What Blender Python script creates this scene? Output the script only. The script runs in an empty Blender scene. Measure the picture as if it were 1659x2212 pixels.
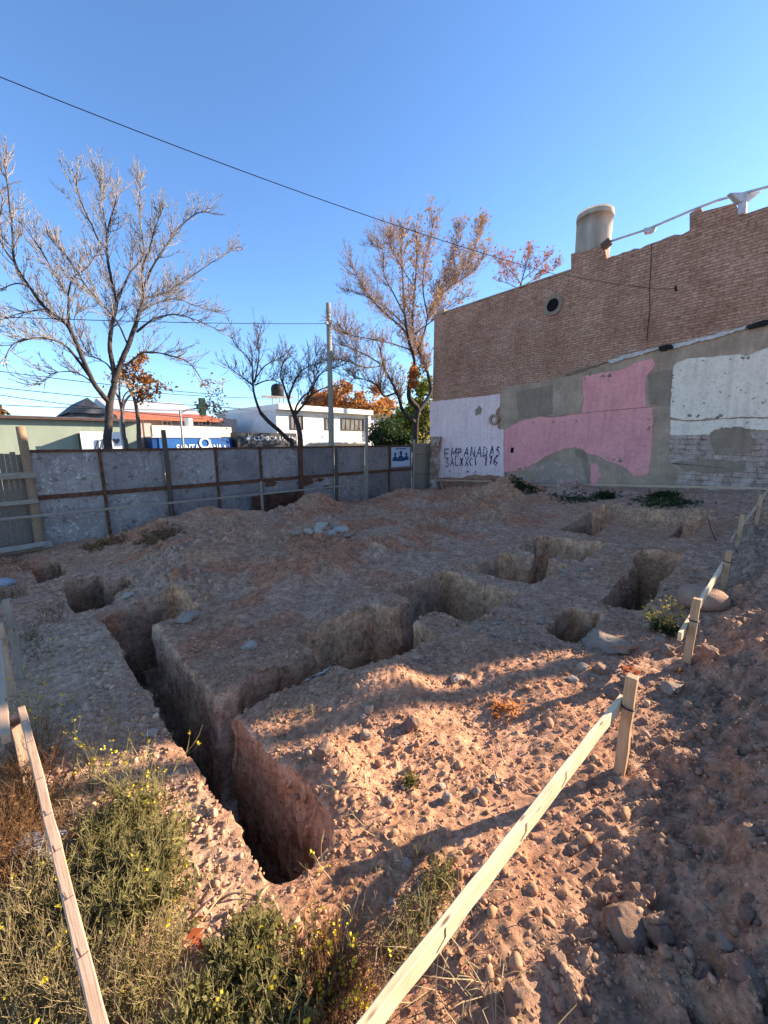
import bpy, bmesh, math, random
import numpy as np
from mathutils import Vector, Matrix, Quaternion

random.seed(7)
RNG = np.random.default_rng(7)
SC = bpy.context.scene
COL = SC.collection
R2 = math.sqrt(2.0)
H0 = 2.1                      # the camera is 2.1 m above the street; world z = camera-relative z + H0

# ------------------------------------------------------------------ survey of the place
# Lot frame: a runs along the street fence, b runs across it towards the camera. The camera stands over a = b = 0.
FOC, CX, CY = 830.0, 829.5, 1106.0
PIT = math.atan(155.0 / 830.0)
CP, SP = math.cos(PIT), math.sin(PIT)

def W(a, b, z):
    """lot coordinates (z relative to eye level) -> world"""
    return Vector(((a + b) / R2, (a - b) / R2, z + H0))

def sight(u, v):
    dx = (u - CX) / FOC; dy = -(v - CY) / FOC
    return dx, CP + dy * SP, -SP + dy * CP

def on_b(u, v, b):
    """point of the vertical plane b = const seen in a sighting"""
    x, y, z = sight(u, v)
    t = b * R2 / (x - y)
    return (x + y) / R2 * t, b, z * t

def PB(u, v, b):
    return W(*on_b(u, v, b))

def at_z(u, v, zc):
    x, y, z = sight(u, v)
    t = zc / z
    return (x + y) / R2 * t, (x - y) / R2 * t, t

# party wall plane: corner and direction (world xy)
WC = np.array((1.99, 16.36)); WD = np.array((0.648, -0.7616)); WD = WD / np.linalg.norm(WD)
WN = np.array((-WD[1], WD[0])) * -1.0      # candidate normal
if WN.dot(-WC) < 0: WN = -WN               # towards the lot

def on_wall(u, v):
    x, y, z = sight(u, v)
    # t*(x,y) = WC + s*WD
    A = np.array(((x, -WD[0]), (y, -WD[1])))
    t, s = np.linalg.solve(A, WC)
    return s, z * t

def WW(s, z, d=0.0):
    p = WC + WD * s + WN * d
    return Vector((p[0], p[1], z + H0))

# ------------------------------------------------------------------ noise
def _hash(ix, iy, iz, seed):
    n = (ix.astype(np.int64) * 374761393 + iy.astype(np.int64) * 668265263 + iz.astype(np.int64) * 2147483647 + seed * 974711) & 0xFFFFFFFF
    n = ((n ^ (n >> 13)) * 1274126177) & 0xFFFFFFFF
    n = n ^ (n >> 16)
    n = (n * 2246822519) & 0xFFFFFFFF
    n = n ^ (n >> 15)
    return (n & 0xFFFFFF) / float(0xFFFFFF) * 2.0 - 1.0

def n2(x, y, seed=0):
    x = np.asarray(x, float); y = np.asarray(y, float)
    xi = np.floor(x); yi = np.floor(y)
    fx = x - xi; fy = y - yi
    fx = fx * fx * fx * (fx * (fx * 6 - 15) + 10); fy = fy * fy * fy * (fy * (fy * 6 - 15) + 10)
    z = np.zeros_like(xi)
    a = _hash(xi, yi, z, seed); b = _hash(xi + 1, yi, z, seed)
    c = _hash(xi, yi + 1, z, seed); d = _hash(xi + 1, yi + 1, z, seed)
    return (a + (b - a) * fx) * (1 - fy) + (c + (d - c) * fx) * fy

def n3(x, y, zz, seed=0):
    xi = np.floor(x); yi = np.floor(y); zi = np.floor(zz)
    fx = x - xi; fy = y - yi; fz = zz - zi
    fx = fx * fx * (3 - 2 * fx); fy = fy * fy * (3 - 2 * fy); fz = fz * fz * (3 - 2 * fz)
    def lay(zk):
        a = _hash(xi, yi, zk, seed); b = _hash(xi + 1, yi, zk, seed)
        c = _hash(xi, yi + 1, zk, seed); d = _hash(xi + 1, yi + 1, zk, seed)
        return (a + (b - a) * fx) * (1 - fy) + (c + (d - c) * fx) * fy
    l0 = lay(zi); l1 = lay(zi + 1)
    return l0 + (l1 - l0) * fz

def fbm(x, y, seed=0, octv=4, lac=2.13, gain=0.5):
    s = 0.0; amp = 1.0; c, q = math.cos(0.6), math.sin(0.6)
    x = np.asarray(x, float); y = np.asarray(y, float)
    for k in range(octv):
        s = s + amp * n2(x, y, seed + k * 17)
        x, y = (c * x - q * y) * lac + 3.1, (q * x + c * y) * lac - 1.7
        amp *= gain
    return s

def sstep(e0, e1, x):
    t = np.clip((x - e0) / (e1 - e0), 0, 1)
    return t * t * (3 - 2 * t)

def worley(x, y, seed=0, jit=.9):
    """distance to the nearest scattered point, and that point's own random value"""
    x = np.asarray(x, float); y = np.asarray(y, float); xi = np.floor(x); yi = np.floor(y); z = np.zeros_like(xi)
    best = np.full(x.shape, 9.0); val = np.zeros(x.shape)
    for i in (-1, 0, 1):
        for j in (-1, 0, 1):
            cx, cy = xi + i, yi + j
            px = cx + .5 + .5 * jit * _hash(cx, cy, z, seed); py = cy + .5 + .5 * jit * _hash(cx, cy, z + 1, seed)
            d = np.hypot(x - px, y - py); m = d < best
            val = np.where(m, _hash(cx, cy, z + 2, seed), val); best = np.where(m, d, best)
    return best, val

def clods(a, b, f, seed, keep=0.0):
    """lumps of earth: steep-sided domes of uneven size"""
    wa = a + .25 / f * n2(a * f * 1.7, b * f * 1.7, seed + 3); wb = b + .25 / f * n2(a * f * 1.7 + 9, b * f * 1.7, seed + 4)
    d, v = worley(wa * f, wb * f, seed)
    r = .30 + .25 * v
    h = np.sqrt(np.clip(1 - (d / np.maximum(r, .05)) ** 2, 0, 1))
    return np.where(v > keep, h * (.5 + .5 * v), 0)

# ------------------------------------------------------------------ lie of the land
CTRL = np.array([
 (-3, -10.5, -2.1), (0.4, -10.2, -2.1), (5, -10.3, -2.1), (11, -10.2, -2.1), (12.9, -10.1, -2.09), (12.6, -6.6, -1.62), (12.3, -3, -1.33),
 (12.1, 0, -1.12), (9.6, -.7, -1.48), (6.7, -1, -1.62), (4.5, -.9, -1.7), (2.1, -.4, -1.74), (.6, -1.2, -1.75),
 (.5, -3, -1.85), (.4, -6, -1.95), (-2, -5, -1.95), (-2, 0, -1.68), (0, 0, -1.62), (0, 2, -1.6), (3.6, -.35, -1.73),
 (5.7, -.3, -1.66), (8, -.2, -1.5), (5, -6, -1.83), (3, -5, -1.8), (9, -5, -1.73), (12, 4, -1.1), (-3, 4, -1.65),
 (5, 4, -1.5), (2.3, -2.0, -1.8), (4.2, -1.6, -1.74), (7.2, -1.5, -1.62), (1.4, -3.4, -1.84), (14, -4, -1.35), (14, -10, -2.05), (7.5, -8, -1.97)])

def _tps_fit(C):
    n = len(C); d = np.hypot(C[:, None, 0] - C[None, :, 0], C[:, None, 1] - C[None, :, 1])
    K = d * d * np.log(d + 1e-9) + np.eye(n) * 0.02
    P = np.c_[np.ones(n), C[:, :2]]
    A = np.block([[K, P], [P.T, np.zeros((3, 3))]])
    return np.linalg.solve(A, np.r_[C[:, 2], 0, 0, 0])
_TW = _tps_fit(CTRL)

def base_h(a, b):
    a = np.asarray(a, float); b = np.asarray(b, float)
    z = _TW[-3] + _TW[-2] * a + _TW[-1] * b
    for (ca, cb, _), w in zip(CTRL, _TW):
        r2 = (a - ca) ** 2 + (b - cb) ** 2
        z = z + w * 0.5 * r2 * np.log(r2 + 1e-9)
    return z

# mounds of spoil: centre a, b, radii, height
MOUNDS = [(2.9, -8.3, 1.7, .85, .36), (2.1, -6.5, 1.1, 1.0, .20), (4.0, -6.2, 1.5, .9, .16), (1.9, -5.4, .8, .9, .14), (2.7, -4.4, .7, .6, .14), (4.3, -4.6, 1.3, 1.0, .13), (6.1, -8.9, 1.1, .6, .34),
          (10.6, -5.6, 1.4, .8, .36), (8.2, -4.4, 1.2, .7, .16), (4.6, -7.2, 1.0, .6, .12), (8.6, -7.6, 1.5, .8, .2), (9.8, -8.8, 1.2, .7, .2),
          (1.75, -1.75, .42, .32, .12), (1.05, -1.45, .2, .25, .11), (3.0, -1.55, .5, .35, .05), (11.3, -3.9, .8, .6, .18), (8.4, -1.55, 1.0, .5, -.14), (5.6, -1.4, 1.0, .3, -.05)]

# trenches and footing pits: a0, a1, b0, b1, floor (relative to eye level)
PITS = [(.585, .90, -5.0, -3.3, -2.55), (.585, .90, -3.6, -1.18, -3.25), (.60, 1.36, -5.0, -4.28, -2.40), (.40, .84, -6.65, -5.45, -2.65), (.74, 1.08, -6.0, -5.62, -2.35),
        (.18, .52, -8.2, -7.2, -2.7),
        (.84, 2.0, -2.63, -2.34, -2.45), (1.76, 2.74, -2.95, -2.04, -2.36), (2.66, 3.2, -2.66, -2.34, -2.38), (3.1, 4.1, -2.96, -1.93, -2.36),
        (4.42, 5.50, -2.78, -1.83, -2.22), (5.4, 5.85, -2.40, -2.16, -2.22), (5.76, 6.85, -2.72, -1.74, -2.25),
        (7.45, 9.6, -2.70, -2.10, -2.15), (9.05, 10.15, -2.70, -.72, -2.12), (7.6, 9.6, -1.04, -.73, -2.15),
        (4.45, 6.8, -1.12, -.73, -2.45), (6.1, 6.8, -1.22, -.8, -2.35), (3.44, 4.16, -1.32, -1.0, -2.3)]

def heap_h(a, b):
    """long spoil heap to the right of the stakes"""
    w = 0.10 * n2(a * 1.3, b * 1.3, 41) + .05 * n2(a * 3.1, b * 3.1, 42)
    bb = b + w - .14 * sstep(1.9, .9, a)
    rise = sstep(-.36, .66, bb) ** 1.1
    env = sstep(.15, 1.0, a) * (1 - .45 * sstep(4.0, 7.0, a)) * (1 - .5 * sstep(8, 10.5, a))
    top = .46 + .13 * n2(a * .9 + 5, b * .9, 43) + .07 * n2(a * 2.3, b * 2.3, 44)
    return rise * env * top

def soil_noise(a, b):
    r = .030 * fbm(a * 1.1, b * 1.1, 3, 3) + .016 * fbm(a * 4.3, b * 4.3, 5, 3)
    lump = fbm(a * 15, b * 15, 9, 3)
    rough = np.clip(.35 + .55 * n2(a * .7 + 9, b * .7, 12) + .9 * sstep(-.45, 0, b) * sstep(0.2, 1, a), .2, 1.3)
    r = r + .0075 * lump * rough + .005 * np.abs(fbm(a * 33, b * 33, 21, 2)) * rough
    # clods on the heap
    hp = sstep(-.42, -.05, b) * sstep(.25, 1.0, a)
    mid = sstep(-3.1, -4.0, b) * sstep(.95, 1.5, a)
    oth = .55 * (1 - np.maximum(hp, mid))
    w1 = np.maximum(hp, mid * (.45 + .55 * sstep(-.2, .4, n2(a * .8, b * .8, 39))))
    r = r + w1 * (.085 * clods(a, b, 5.5, 201, .15) + .050 * clods(a, b, 11, 211, -.1)) + np.maximum(w1, oth) * (.024 * clods(a, b, 23, 221, -.3)) + .011 * clods(a, b, 47, 231, -.4)
    r = r + mid * (.065 * n2(a * 2.0, b * 2.0, 36) + .03 * n2(a * 4.4, b * 4.4, 37)) + hp * .03 * n2(a * 4.4, b * 4.4, 45)
    return r

def smooth_h(a, b):
    z = base_h(a, b)
    for (ca, cb, ra, rb, h) in MOUNDS:
        q = ((a - ca) / ra) ** 2 + ((b - cb) / rb) ** 2
        z = z + h * 1.5 * np.exp(-q * 1.3)
    return z + heap_h(a, b)

def pit_sd(a, b):
    """list of signed distances to the pits, with crumbly warped edges"""
    wa = a + .020 * n2(a * 2.4, b * 2.4, 51) + .007 * n2(a * 8.3, b * 8.3, 52) + .003 * n2(a * 21, b * 21, 53)
    wb = b + .020 * n2(a * 2.4 + 40, b * 2.4, 54) + .007 * n2(a * 8.3 + 40, b * 8.3, 55) + .003 * n2(a * 21 + 40, b * 21, 56)
    out = []
    for (a0, a1, b0, b1, fl) in PITS:
        qa = np.abs(wa - (a0 + a1) / 2) - (a1 - a0) / 2 + .09
        qb = np.abs(wb - (b0 + b1) / 2) - (b1 - b0) / 2 + .09
        d = np.hypot(np.maximum(qa, 0), np.maximum(qb, 0)) + np.minimum(np.maximum(qa, qb), 0) - .09
        out.append((d, fl))
    return out

def terrain(a, b):
    a = np.asarray(a, float); b = np.asarray(b, float)
    top = smooth_h(a, b) + soil_noise(a, b)
    # sunken saddle between the far holes of the long trench
    top = top - .10 * np.exp(-(((a - .6) / .25) ** 2 + ((b + 5.22) / .3) ** 2))
    z = top.copy(); dm = np.full(a.shape, 9.0)
    for d, fl in pit_sd(a, b):
        f = fl - .42 + .04 * n2(a * 4, b * 4, 61) + .02 * n2(a * 11, b * 11, 62) + .10 * sstep(-.16, -.05, d)
        s = np.clip((.006 - d) / .036, 0, 1)
        s = 1 - (1 - s) ** 1.8
        z = np.minimum(z, top + (f - top) * s)
        dm = np.minimum(dm, d)
    z = z - .010 * (1 - sstep(0, .05, dm)) * (dm > 0)          # rounded, worn lips
    return z, dm

def ground_pt(u, v, n=14):
    """where a sighting meets the (smooth) lot surface"""
    zc = -1.75
    for _ in range(n):
        a, b, t = at_z(u, v, zc)
        zn = float(smooth_h(np.array(a), np.array(b)))
        zc = .5 * zc + .5 * min(zn, -.9)
    return a, b, float(terrain(np.array([a]), np.array([b]))[0][0])

def gz(a, b):
    return float(terrain(np.array([a], float), np.array([b], float))[0][0])

# ------------------------------------------------------------------ object helpers
def tag(o, label=None, cat=None, group=None, kind=None):
    if label: o['label'] = label
    if cat: o['category'] = cat
    if group: o['group'] = group
    if kind: o['kind'] = kind
    return o

def thing(name, label, cat, loc=(0, 0, 0), group=None):
    o = bpy.data.objects.new(name, None); COL.objects.link(o)
    o.location = loc; o.empty_display_size = .2
    return tag(o, label, cat, group)

def link(name, me, mat=None, parent=None):
    o = bpy.data.objects.new(name, me); COL.objects.link(o)
    if mat is not None and len(me.materials) == 0: me.materials.append(mat)
    if parent is not None:
        o.parent = parent
    return o

def np_mesh(name, V, F, mat, parent=None, smooth=False, world=True, attr=None):
    """V (n,3) world coordinates; F (m,k) index array, or list of such arrays"""
    V = np.asarray(V, np.float32)
    if parent is not None and world:
        V = V - np.array(parent.location, np.float32)
    Fs = F if isinstance(F, list) else [F]
    Fs = [np.asarray(f, np.int32) for f in Fs if len(f)]
    me = bpy.data.meshes.new(name)
    me.vertices.add(len(V)); me.vertices.foreach_set('co', V.ravel())
    nl = sum(f.size for f in Fs); npoly = sum(len(f) for f in Fs)
    me.loops.add(nl); me.loops.foreach_set('vertex_index', np.concatenate([f.ravel() for f in Fs]))
    starts = []; off = 0
    for f in Fs:
        k = f.shape[1]
        starts.append(off + np.arange(len(f), dtype=np.int32) * k); off += f.size
    me.polygons.add(npoly); me.polygons.foreach_set('loop_start', np.concatenate(starts))
    if smooth: me.polygons.foreach_set('use_smooth', np.ones(npoly, bool))
    if attr is not None:
        for an, arr in attr.items():
            at = me.attributes.new(an, 'FLOAT_COLOR', 'POINT')
            at.data.foreach_set('color', np.asarray(arr, np.float32).ravel())
    me.update(); me.validate()
    return link(name, me, mat, parent)

class MB:
    """small mesh builder in world coordinates"""
    def __init__(s): s.v = []; s.f = []
    def add(s, verts, faces):
        o = len(s.v); s.v += [tuple(p) for p in verts]; s.f += [tuple(i + o for i in f) for f in faces]
    def quad(s, a, b, c, d): s.add((a, b, c, d), ((0, 1, 2, 3),))
    def hexa(s, p):     # 8 points: bottom 4 then top 4
        s.add(p, ((3, 2, 1, 0), (4, 5, 6, 7), (0, 1, 5, 4), (1, 2, 6, 5), (2, 3, 7, 6), (3, 0, 4, 7)))
    def beam(s, p0, p1, w, h, up=Vector((0, 0, 1))):
        p0 = Vector(p0); p1 = Vector(p1); d = (p1 - p0).normalized()
        x = d.cross(up)
        if x.length < 1e-4: x = d.cross(Vector((1, 0, 0)))
        x.normalize(); y = x.cross(d).normalized()
        x = x * w / 2; y = y * h / 2
        s.hexa([p0 - x - y, p0 + x - y, p1 + x - y, p1 - x - y, p0 - x + y, p0 + x + y, p1 + x + y, p1 - x + y])
    def lotbox(s, a0, a1, b0, b1, z0, z1):
        s.hexa([W(a0, b0, z0), W(a1, b0, z0), W(a1, b1, z0), W(a0, b1, z0), W(a0, b0, z1), W(a1, b0, z1), W(a1, b1, z1), W(a0, b1, z1)])
    def prism(s, pts, off):
        """outline of points (list of Vectors) thickened by the vector off"""
        n = len(pts); q = [p + off for p in pts]
        s.add(list(pts) + q, [tuple(range(n))[::-1], tuple(range(n, 2 * n))] + [(i, (i + 1) % n, n + (i + 1) % n, n + i) for i in range(n)])
    def cyl(s, p0, p1, r0, r1=None, n=20, cap=True):
        r1 = r0 if r1 is None else r1
        p0 = Vector(p0); p1 = Vector(p1); d = (p1 - p0).normalized()
        x = d.orthogonal().normalized(); y = d.cross(x)
        A = [p0 + (x * math.cos(t) + y * math.sin(t)) * r0 for t in [2 * math.pi * i / n for i in range(n)]]
        B = [p1 + (x * math.cos(t) + y * math.sin(t)) * r1 for t in [2 * math.pi * i / n for i in range(n)]]
        f = [(i, (i + 1) % n, n + (i + 1) % n, n + i) for i in range(n)]
        if cap: f += [tuple(range(n))[::-1], tuple(range(n, 2 * n))]
        s.add(A + B, f)
    def tube(s, path, r, n=6):
        for i in range(len(path) - 1):
            r0 = r[i] if hasattr(r, '__len__') else r; r1 = r[i + 1] if hasattr(r, '__len__') else r
            s.cyl(path[i], path[i + 1], r0, r1, n)
    def ring(s, c, nrm, r0, r1, depth, n=28, jit=0):
        c = Vector(c); d = Vector(nrm).normalized(); z = Vector((0, 0, 1)); x = z.cross(d).normalized(); y = d.cross(x)
        P = []
        for k, (r, dd) in enumerate(((r0, 0), (r0, depth), (r1, depth), (r1, 0))):
            for i in range(n):
                t = 2 * math.pi * i / n
                rr = r * (1 + (jit * random.uniform(-1, 1) if k in (2, 3) else 0))
                P.append(c + (x * math.cos(t) + y * math.sin(t)) * rr + d * dd)
        f = []
        for k in range(4):
            for i in range(n):
                j = (i + 1) % n; k2 = (k + 1) % 4
                f.append((k * n + i, k * n + j, k2 * n + j, k2 * n + i))
        s.add(P, f)
    def build(s, name, mat, parent=None, bevel=0, smooth=False):
        me = bpy.data.meshes.new(name)
        off = Vector(parent.location) if parent is not None else Vector((0, 0, 0))
        me.from_pydata([tuple(Vector(p) - off) for p in s.v], [], s.f)
        bm = bmesh.new(); bm.from_mesh(me)
        bmesh.ops.recalc_face_normals(bm, faces=bm.faces)
        if bevel: bmesh.ops.bevel(bm, geom=[e for e in bm.edges if e.is_manifold and e.calc_face_angle(0) > .6], offset=bevel, segments=1, affect='EDGES', clamp_overlap=True)
        bm.to_mesh(me); bm.free()
        if smooth: me.polygons.foreach_set('use_smooth', np.ones(len(me.polygons), bool))
        me.update()
        return link(name, me, mat, parent)

def timber(name, p0, p1, w, h, mat, parent=None, up=Vector((0, 0, 1)), bev=.003, segs=10, wob=.002, split=0.0):
    """sawn timber from p0 to p1: own local axes (x along the grain), slightly uneven"""
    p0 = Vector(p0); p1 = Vector(p1); d = p1 - p0; L = d.length; d.normalize()
    x = d; y = up.cross(d)
    if y.length < 1e-4: y = Vector((0, 1, 0)).cross(d)
    y.normalize(); z = x.cross(y)
    bm = bmesh.new()
    rows = []
    for i in range(segs + 1):
        t = i / segs; px = (t - .5) * L
        jy = random.uniform(-wob, wob); jz = random.uniform(-wob, wob); sw = 1 + random.uniform(-.03, .03)
        e0 = random.uniform(-split, split) if i in (0, segs) else 0
        rows.append([bm.verts.new((px + e0 * k, jy + sy * w / 2 * sw, jz + sz * h / 2 * sw)) for k, (sy, sz) in enumerate(((-1, -1), (1, -1), (1, 1), (-1, 1)))])
    for r, q in zip(rows[:-1], rows[1:]):
        for k in range(4): bm.faces.new((r[k], r[(k + 1) % 4], q[(k + 1) % 4], q[k]))
    bm.faces.new(rows[0][::-1]); bm.faces.new(rows[-1])
    bmesh.ops.recalc_face_normals(bm, faces=bm.faces)
    if bev: bmesh.ops.bevel(bm, geom=[e for e in bm.edges if e.calc_face_angle(0) > .8], offset=bev, segments=1, affect='EDGES')
    me = bpy.data.meshes.new(name); bm.to_mesh(me); bm.free()
    o = link(name, me, mat, parent)
    M = Matrix((x, y, z)).transposed().to_4x4(); M.translation = (p0 + p1) / 2 - (Vector(parent.location) if parent else Vector())
    o.matrix_local = M
    return o

class Tubes:
    """many tapered tubes gathered in one mesh"""
    def __init__(s): s.V = []; s.F = []; s.n = 0
    def add(s, P, r, k=3):
        P = np.asarray(P, float); m = len(P)
        T = np.gradient(P, axis=0); T /= np.linalg.norm(T, axis=1)[:, None] + 1e-9
        ref = np.array((.31, .22, .92)) if abs(T[0][2]) < .9 else np.array((.95, .2, .1))
        X = np.cross(T, ref); X /= np.linalg.norm(X, axis=1)[:, None] + 1e-9
        Y = np.cross(T, X)
        th = np.arange(k) * 2 * math.pi / k
        r = np.broadcast_to(np.asarray(r, float), (m,))
        V = P[:, None, :] + r[:, None, None] * (np.cos(th)[None, :, None] * X[:, None, :] + np.sin(th)[None, :, None] * Y[:, None, :])
        s.V.append(V.reshape(-1, 3))
        i = np.arange(m - 1)[:, None] * k + s.n; j = np.arange(k)[None, :]; j2 = (j + 1) % k
        s.F.append(np.stack([i + j, i + j2, i + k + j2, i + k + j], -1).reshape(-1, 4))
        s.n += m * k
    def build(s, name, mat, parent=None, smooth=True):
        return np_mesh(name, np.concatenate(s.V), np.concatenate(s.F), mat, parent, smooth)

def spline(P, n):
    """Catmull-Rom through the points, n samples per span"""
    P = [np.array(p, float) for p in P]
    P = [2 * P[0] - P[1]] + P + [2 * P[-1] - P[-2]]
    out = []
    for i in range(1, len(P) - 2):
        for k in range(n):
            t = k / n
            out.append(.5 * (2 * P[i] + (P[i + 1] - P[i - 1]) * t + (2 * P[i - 1] - 5 * P[i] + 4 * P[i + 1] - P[i + 2]) * t * t + (3 * P[i] - P[i - 1] - 3 * P[i + 1] + P[i + 2]) * t ** 3))
    out.append(P[-2])
    return np.array(out)
# ------------------------------------------------------------------ materials
def new_mat(name):
    m = bpy.data.materials.new(name); m.use_nodes = True
    nt = m.node_tree; nt.nodes.clear()
    out = nt.nodes.new('ShaderNodeOutputMaterial'); bs = nt.nodes.new('ShaderNodeBsdfPrincipled')
    nt.links.new(bs.outputs[0], out.inputs[0])
    bs.inputs['Roughness'].default_value = .9
    bs.inputs['Specular IOR Level'].default_value = .2
    return m, nt, bs

class N:
    """terse node graph helper"""
    def __init__(s, nt): s.nt = nt
    def node(s, t, **kw):
        n = s.nt.nodes.new(t)
        for k, v in kw.items(): setattr(n, k, v)
        return n
    def set(s, sock, val):
        if hasattr(val, 'is_output'): s.nt.links.new(val, sock)
        else:
            if hasattr(sock.default_value, '__len__') and not hasattr(val, '__len__'): val = (val,) * len(sock.default_value)
            if hasattr(val, '__len__') and len(sock.default_value) == 4 and len(val) == 3: val = (*val, 1)
            sock.default_value = val
    def coord(s, kind='Object', scale=(1, 1, 1), rot=(0, 0, 0)):
        c = s.node('ShaderNodeTexCoord'); m = s.node('ShaderNodeMapping')
        s.nt.links.new(c.outputs[kind], m.inputs[0]); m.inputs['Scale'].default_value = scale; m.inputs['Rotation'].default_value = rot
        return m.outputs[0]
    def noise(s, vec, scale, detail=4, rough=.55, dist=0):
        n = s.node('ShaderNodeTexNoise'); s.set(n.inputs['Vector'], vec)
        n.inputs['Scale'].default_value = scale; n.inputs['Detail'].default_value = detail; n.inputs['Roughness'].default_value = rough; n.inputs['Distortion'].default_value = dist
        return n.outputs[0]
    def voro(s, vec, scale, feat='F1', rnd=1.0, out='Distance'):
        n = s.node('ShaderNodeTexVoronoi', feature=feat); s.set(n.inputs['Vector'], vec)
        n.inputs['Scale'].default_value = scale; n.inputs['Randomness'].default_value = rnd
        return n.outputs[out]
    def ramp(s, fac, stops, mode='LINEAR'):
        n = s.node('ShaderNodeValToRGB'); s.set(n.inputs[0], fac); cr = n.color_ramp; cr.interpolation = mode
        while len(cr.elements) < len(stops): cr.elements.new(.5)
        for e, (p, c) in zip(cr.elements, stops):
            e.position = p; e.color = (*c, 1) if hasattr(c, '__len__') else (c, c, c, 1)
        return n.outputs[0]
    def mix(s, fac, a, b, blend='MIX'):
        n = s.node('ShaderNodeMix', data_type='RGBA', blend_type=blend)
        s.set(n.inputs[0], fac); s.set(n.inputs[6], a); s.set(n.inputs[7], b)
        return n.outputs[2]
    def math(s, op, a, b=0.0, clamp=False):
        n = s.node('ShaderNodeMath', operation=op, use_clamp=clamp); s.set(n.inputs[0], a); s.set(n.inputs[1], b)
        return n.outputs[0]
    def bump(s, h, strength=.5, dist=.01, prev=None):
        n = s.node('ShaderNodeBump'); s.set(n.inputs['Height'], h); n.inputs['Strength'].default_value = strength; n.inputs['Distance'].default_value = dist
        if prev is not None: s.nt.links.new(prev, n.inputs['Normal'])
        return n.outputs[0]
    def attr(s, name):
        n = s.node('ShaderNodeAttribute', attribute_name=name); return n.outputs['Color']
    def xyz(s, vec):
        n = s.node('ShaderNodeSeparateXYZ'); s.nt.links.new(vec, n.inputs[0]); return n.outputs
    def obrand(s):
        return s.node('ShaderNodeObjectInfo').outputs['Random']

def mat_soil():
    m, nt, bs = new_mat('soil'); g = N(nt); v = g.coord('Object')
    base = g.attr('soil')
    n1 = g.noise(v, 7, 6, .65); n2_ = g.noise(v, 55, 4, .7)
    c = g.mix(g.ramp(n1, ((.3, .0), (.7, 1.0))), g.mix(1, base, (.62, .58, .56), 'MULTIPLY'), g.mix(1, base, (1.2, 1.17, 1.15), 'MULTIPLY'))
    c = g.mix(g.ramp(n2_, ((.40, 0), (.66, .9))), c, g.mix(1, c, (1.36, 1.36, 1.36), 'MULTIPLY'))
    n3_ = g.noise(v, 21, 6, .72); c = g.mix(g.ramp(n3_, ((.40, 0), (.56, 1))), g.mix(1, c, (.74, .71, .70), 'MULTIPLY'), g.mix(1, c, (1.24, 1.22, 1.2), 'MULTIPLY'))
    vc = g.voro(v, 48, out='Color'); vd = g.voro(v, 48)
    peb = g.math('MULTIPLY', g.ramp(vd, ((.25, 1), (.4, 0))), g.ramp(g.xyz(vc)[0], ((.62, 0), (.7, 1))))
    c = g.mix(peb, c, g.mix(g.xyz(vc)[1], g.mix(1, c, (.78, .76, .75), 'MULTIPLY'), g.mix(1, c, (1.4, 1.45, 1.5), 'MULTIPLY')))
    nt.links.new(c, bs.inputs['Base Color'])
    b1 = g.bump(g.noise(v, 38, 6, .75), .8, .026)
    b2 = g.bump(g.noise(v, 150, 4, .7), .7, .008, b1)
    b3 = g.bump(peb, .5, .006, b2)
    nt.links.new(b3, bs.inputs['Normal']); bs.inputs['Roughness'].default_value = .97; bs.inputs['Specular IOR Level'].default_value = .08
    return m

def mat_stone(name, c1, c2, scale=18):
    m, nt, bs = new_mat(name); g = N(nt); v = g.coord('Object')
    n = g.noise(v, scale, 6, .65)
    c = g.mix(g.ramp(n, ((.3, 0), (.7, 1))), c1, c2)
    c = g.mix(g.math('MULTIPLY', g.obrand(), .35), c, g.mix(1, c, (.7, .66, .62), 'MULTIPLY'))
    nt.links.new(c, bs.inputs['Base Color'])
    nt.links.new(g.bump(g.noise(v, scale * 7, 5, .75), .7, .008, g.bump(g.noise(v, scale * 2.2, 6, .75), .8, .022)), bs.inputs['Normal'])
    return m

def mat_gravel():
    m, nt, bs = new_mat('gravel'); g = N(nt); v = g.coord('Object')
    base = g.attr('tint'); n = g.noise(v, 90, 4, .6)
    c = g.mix(g.ramp(n, ((.3, 0), (.7, 1))), g.mix(1, base, (.75, .73, .72), 'MULTIPLY'), g.mix(1, base, (1.15, 1.13, 1.1), 'MULTIPLY'))
    nt.links.new(c, bs.inputs['Base Color'])
    nt.links.new(g.bump(g.noise(v, 120, 3, .6), .5, .006), bs.inputs['Normal'])
    return m

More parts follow.
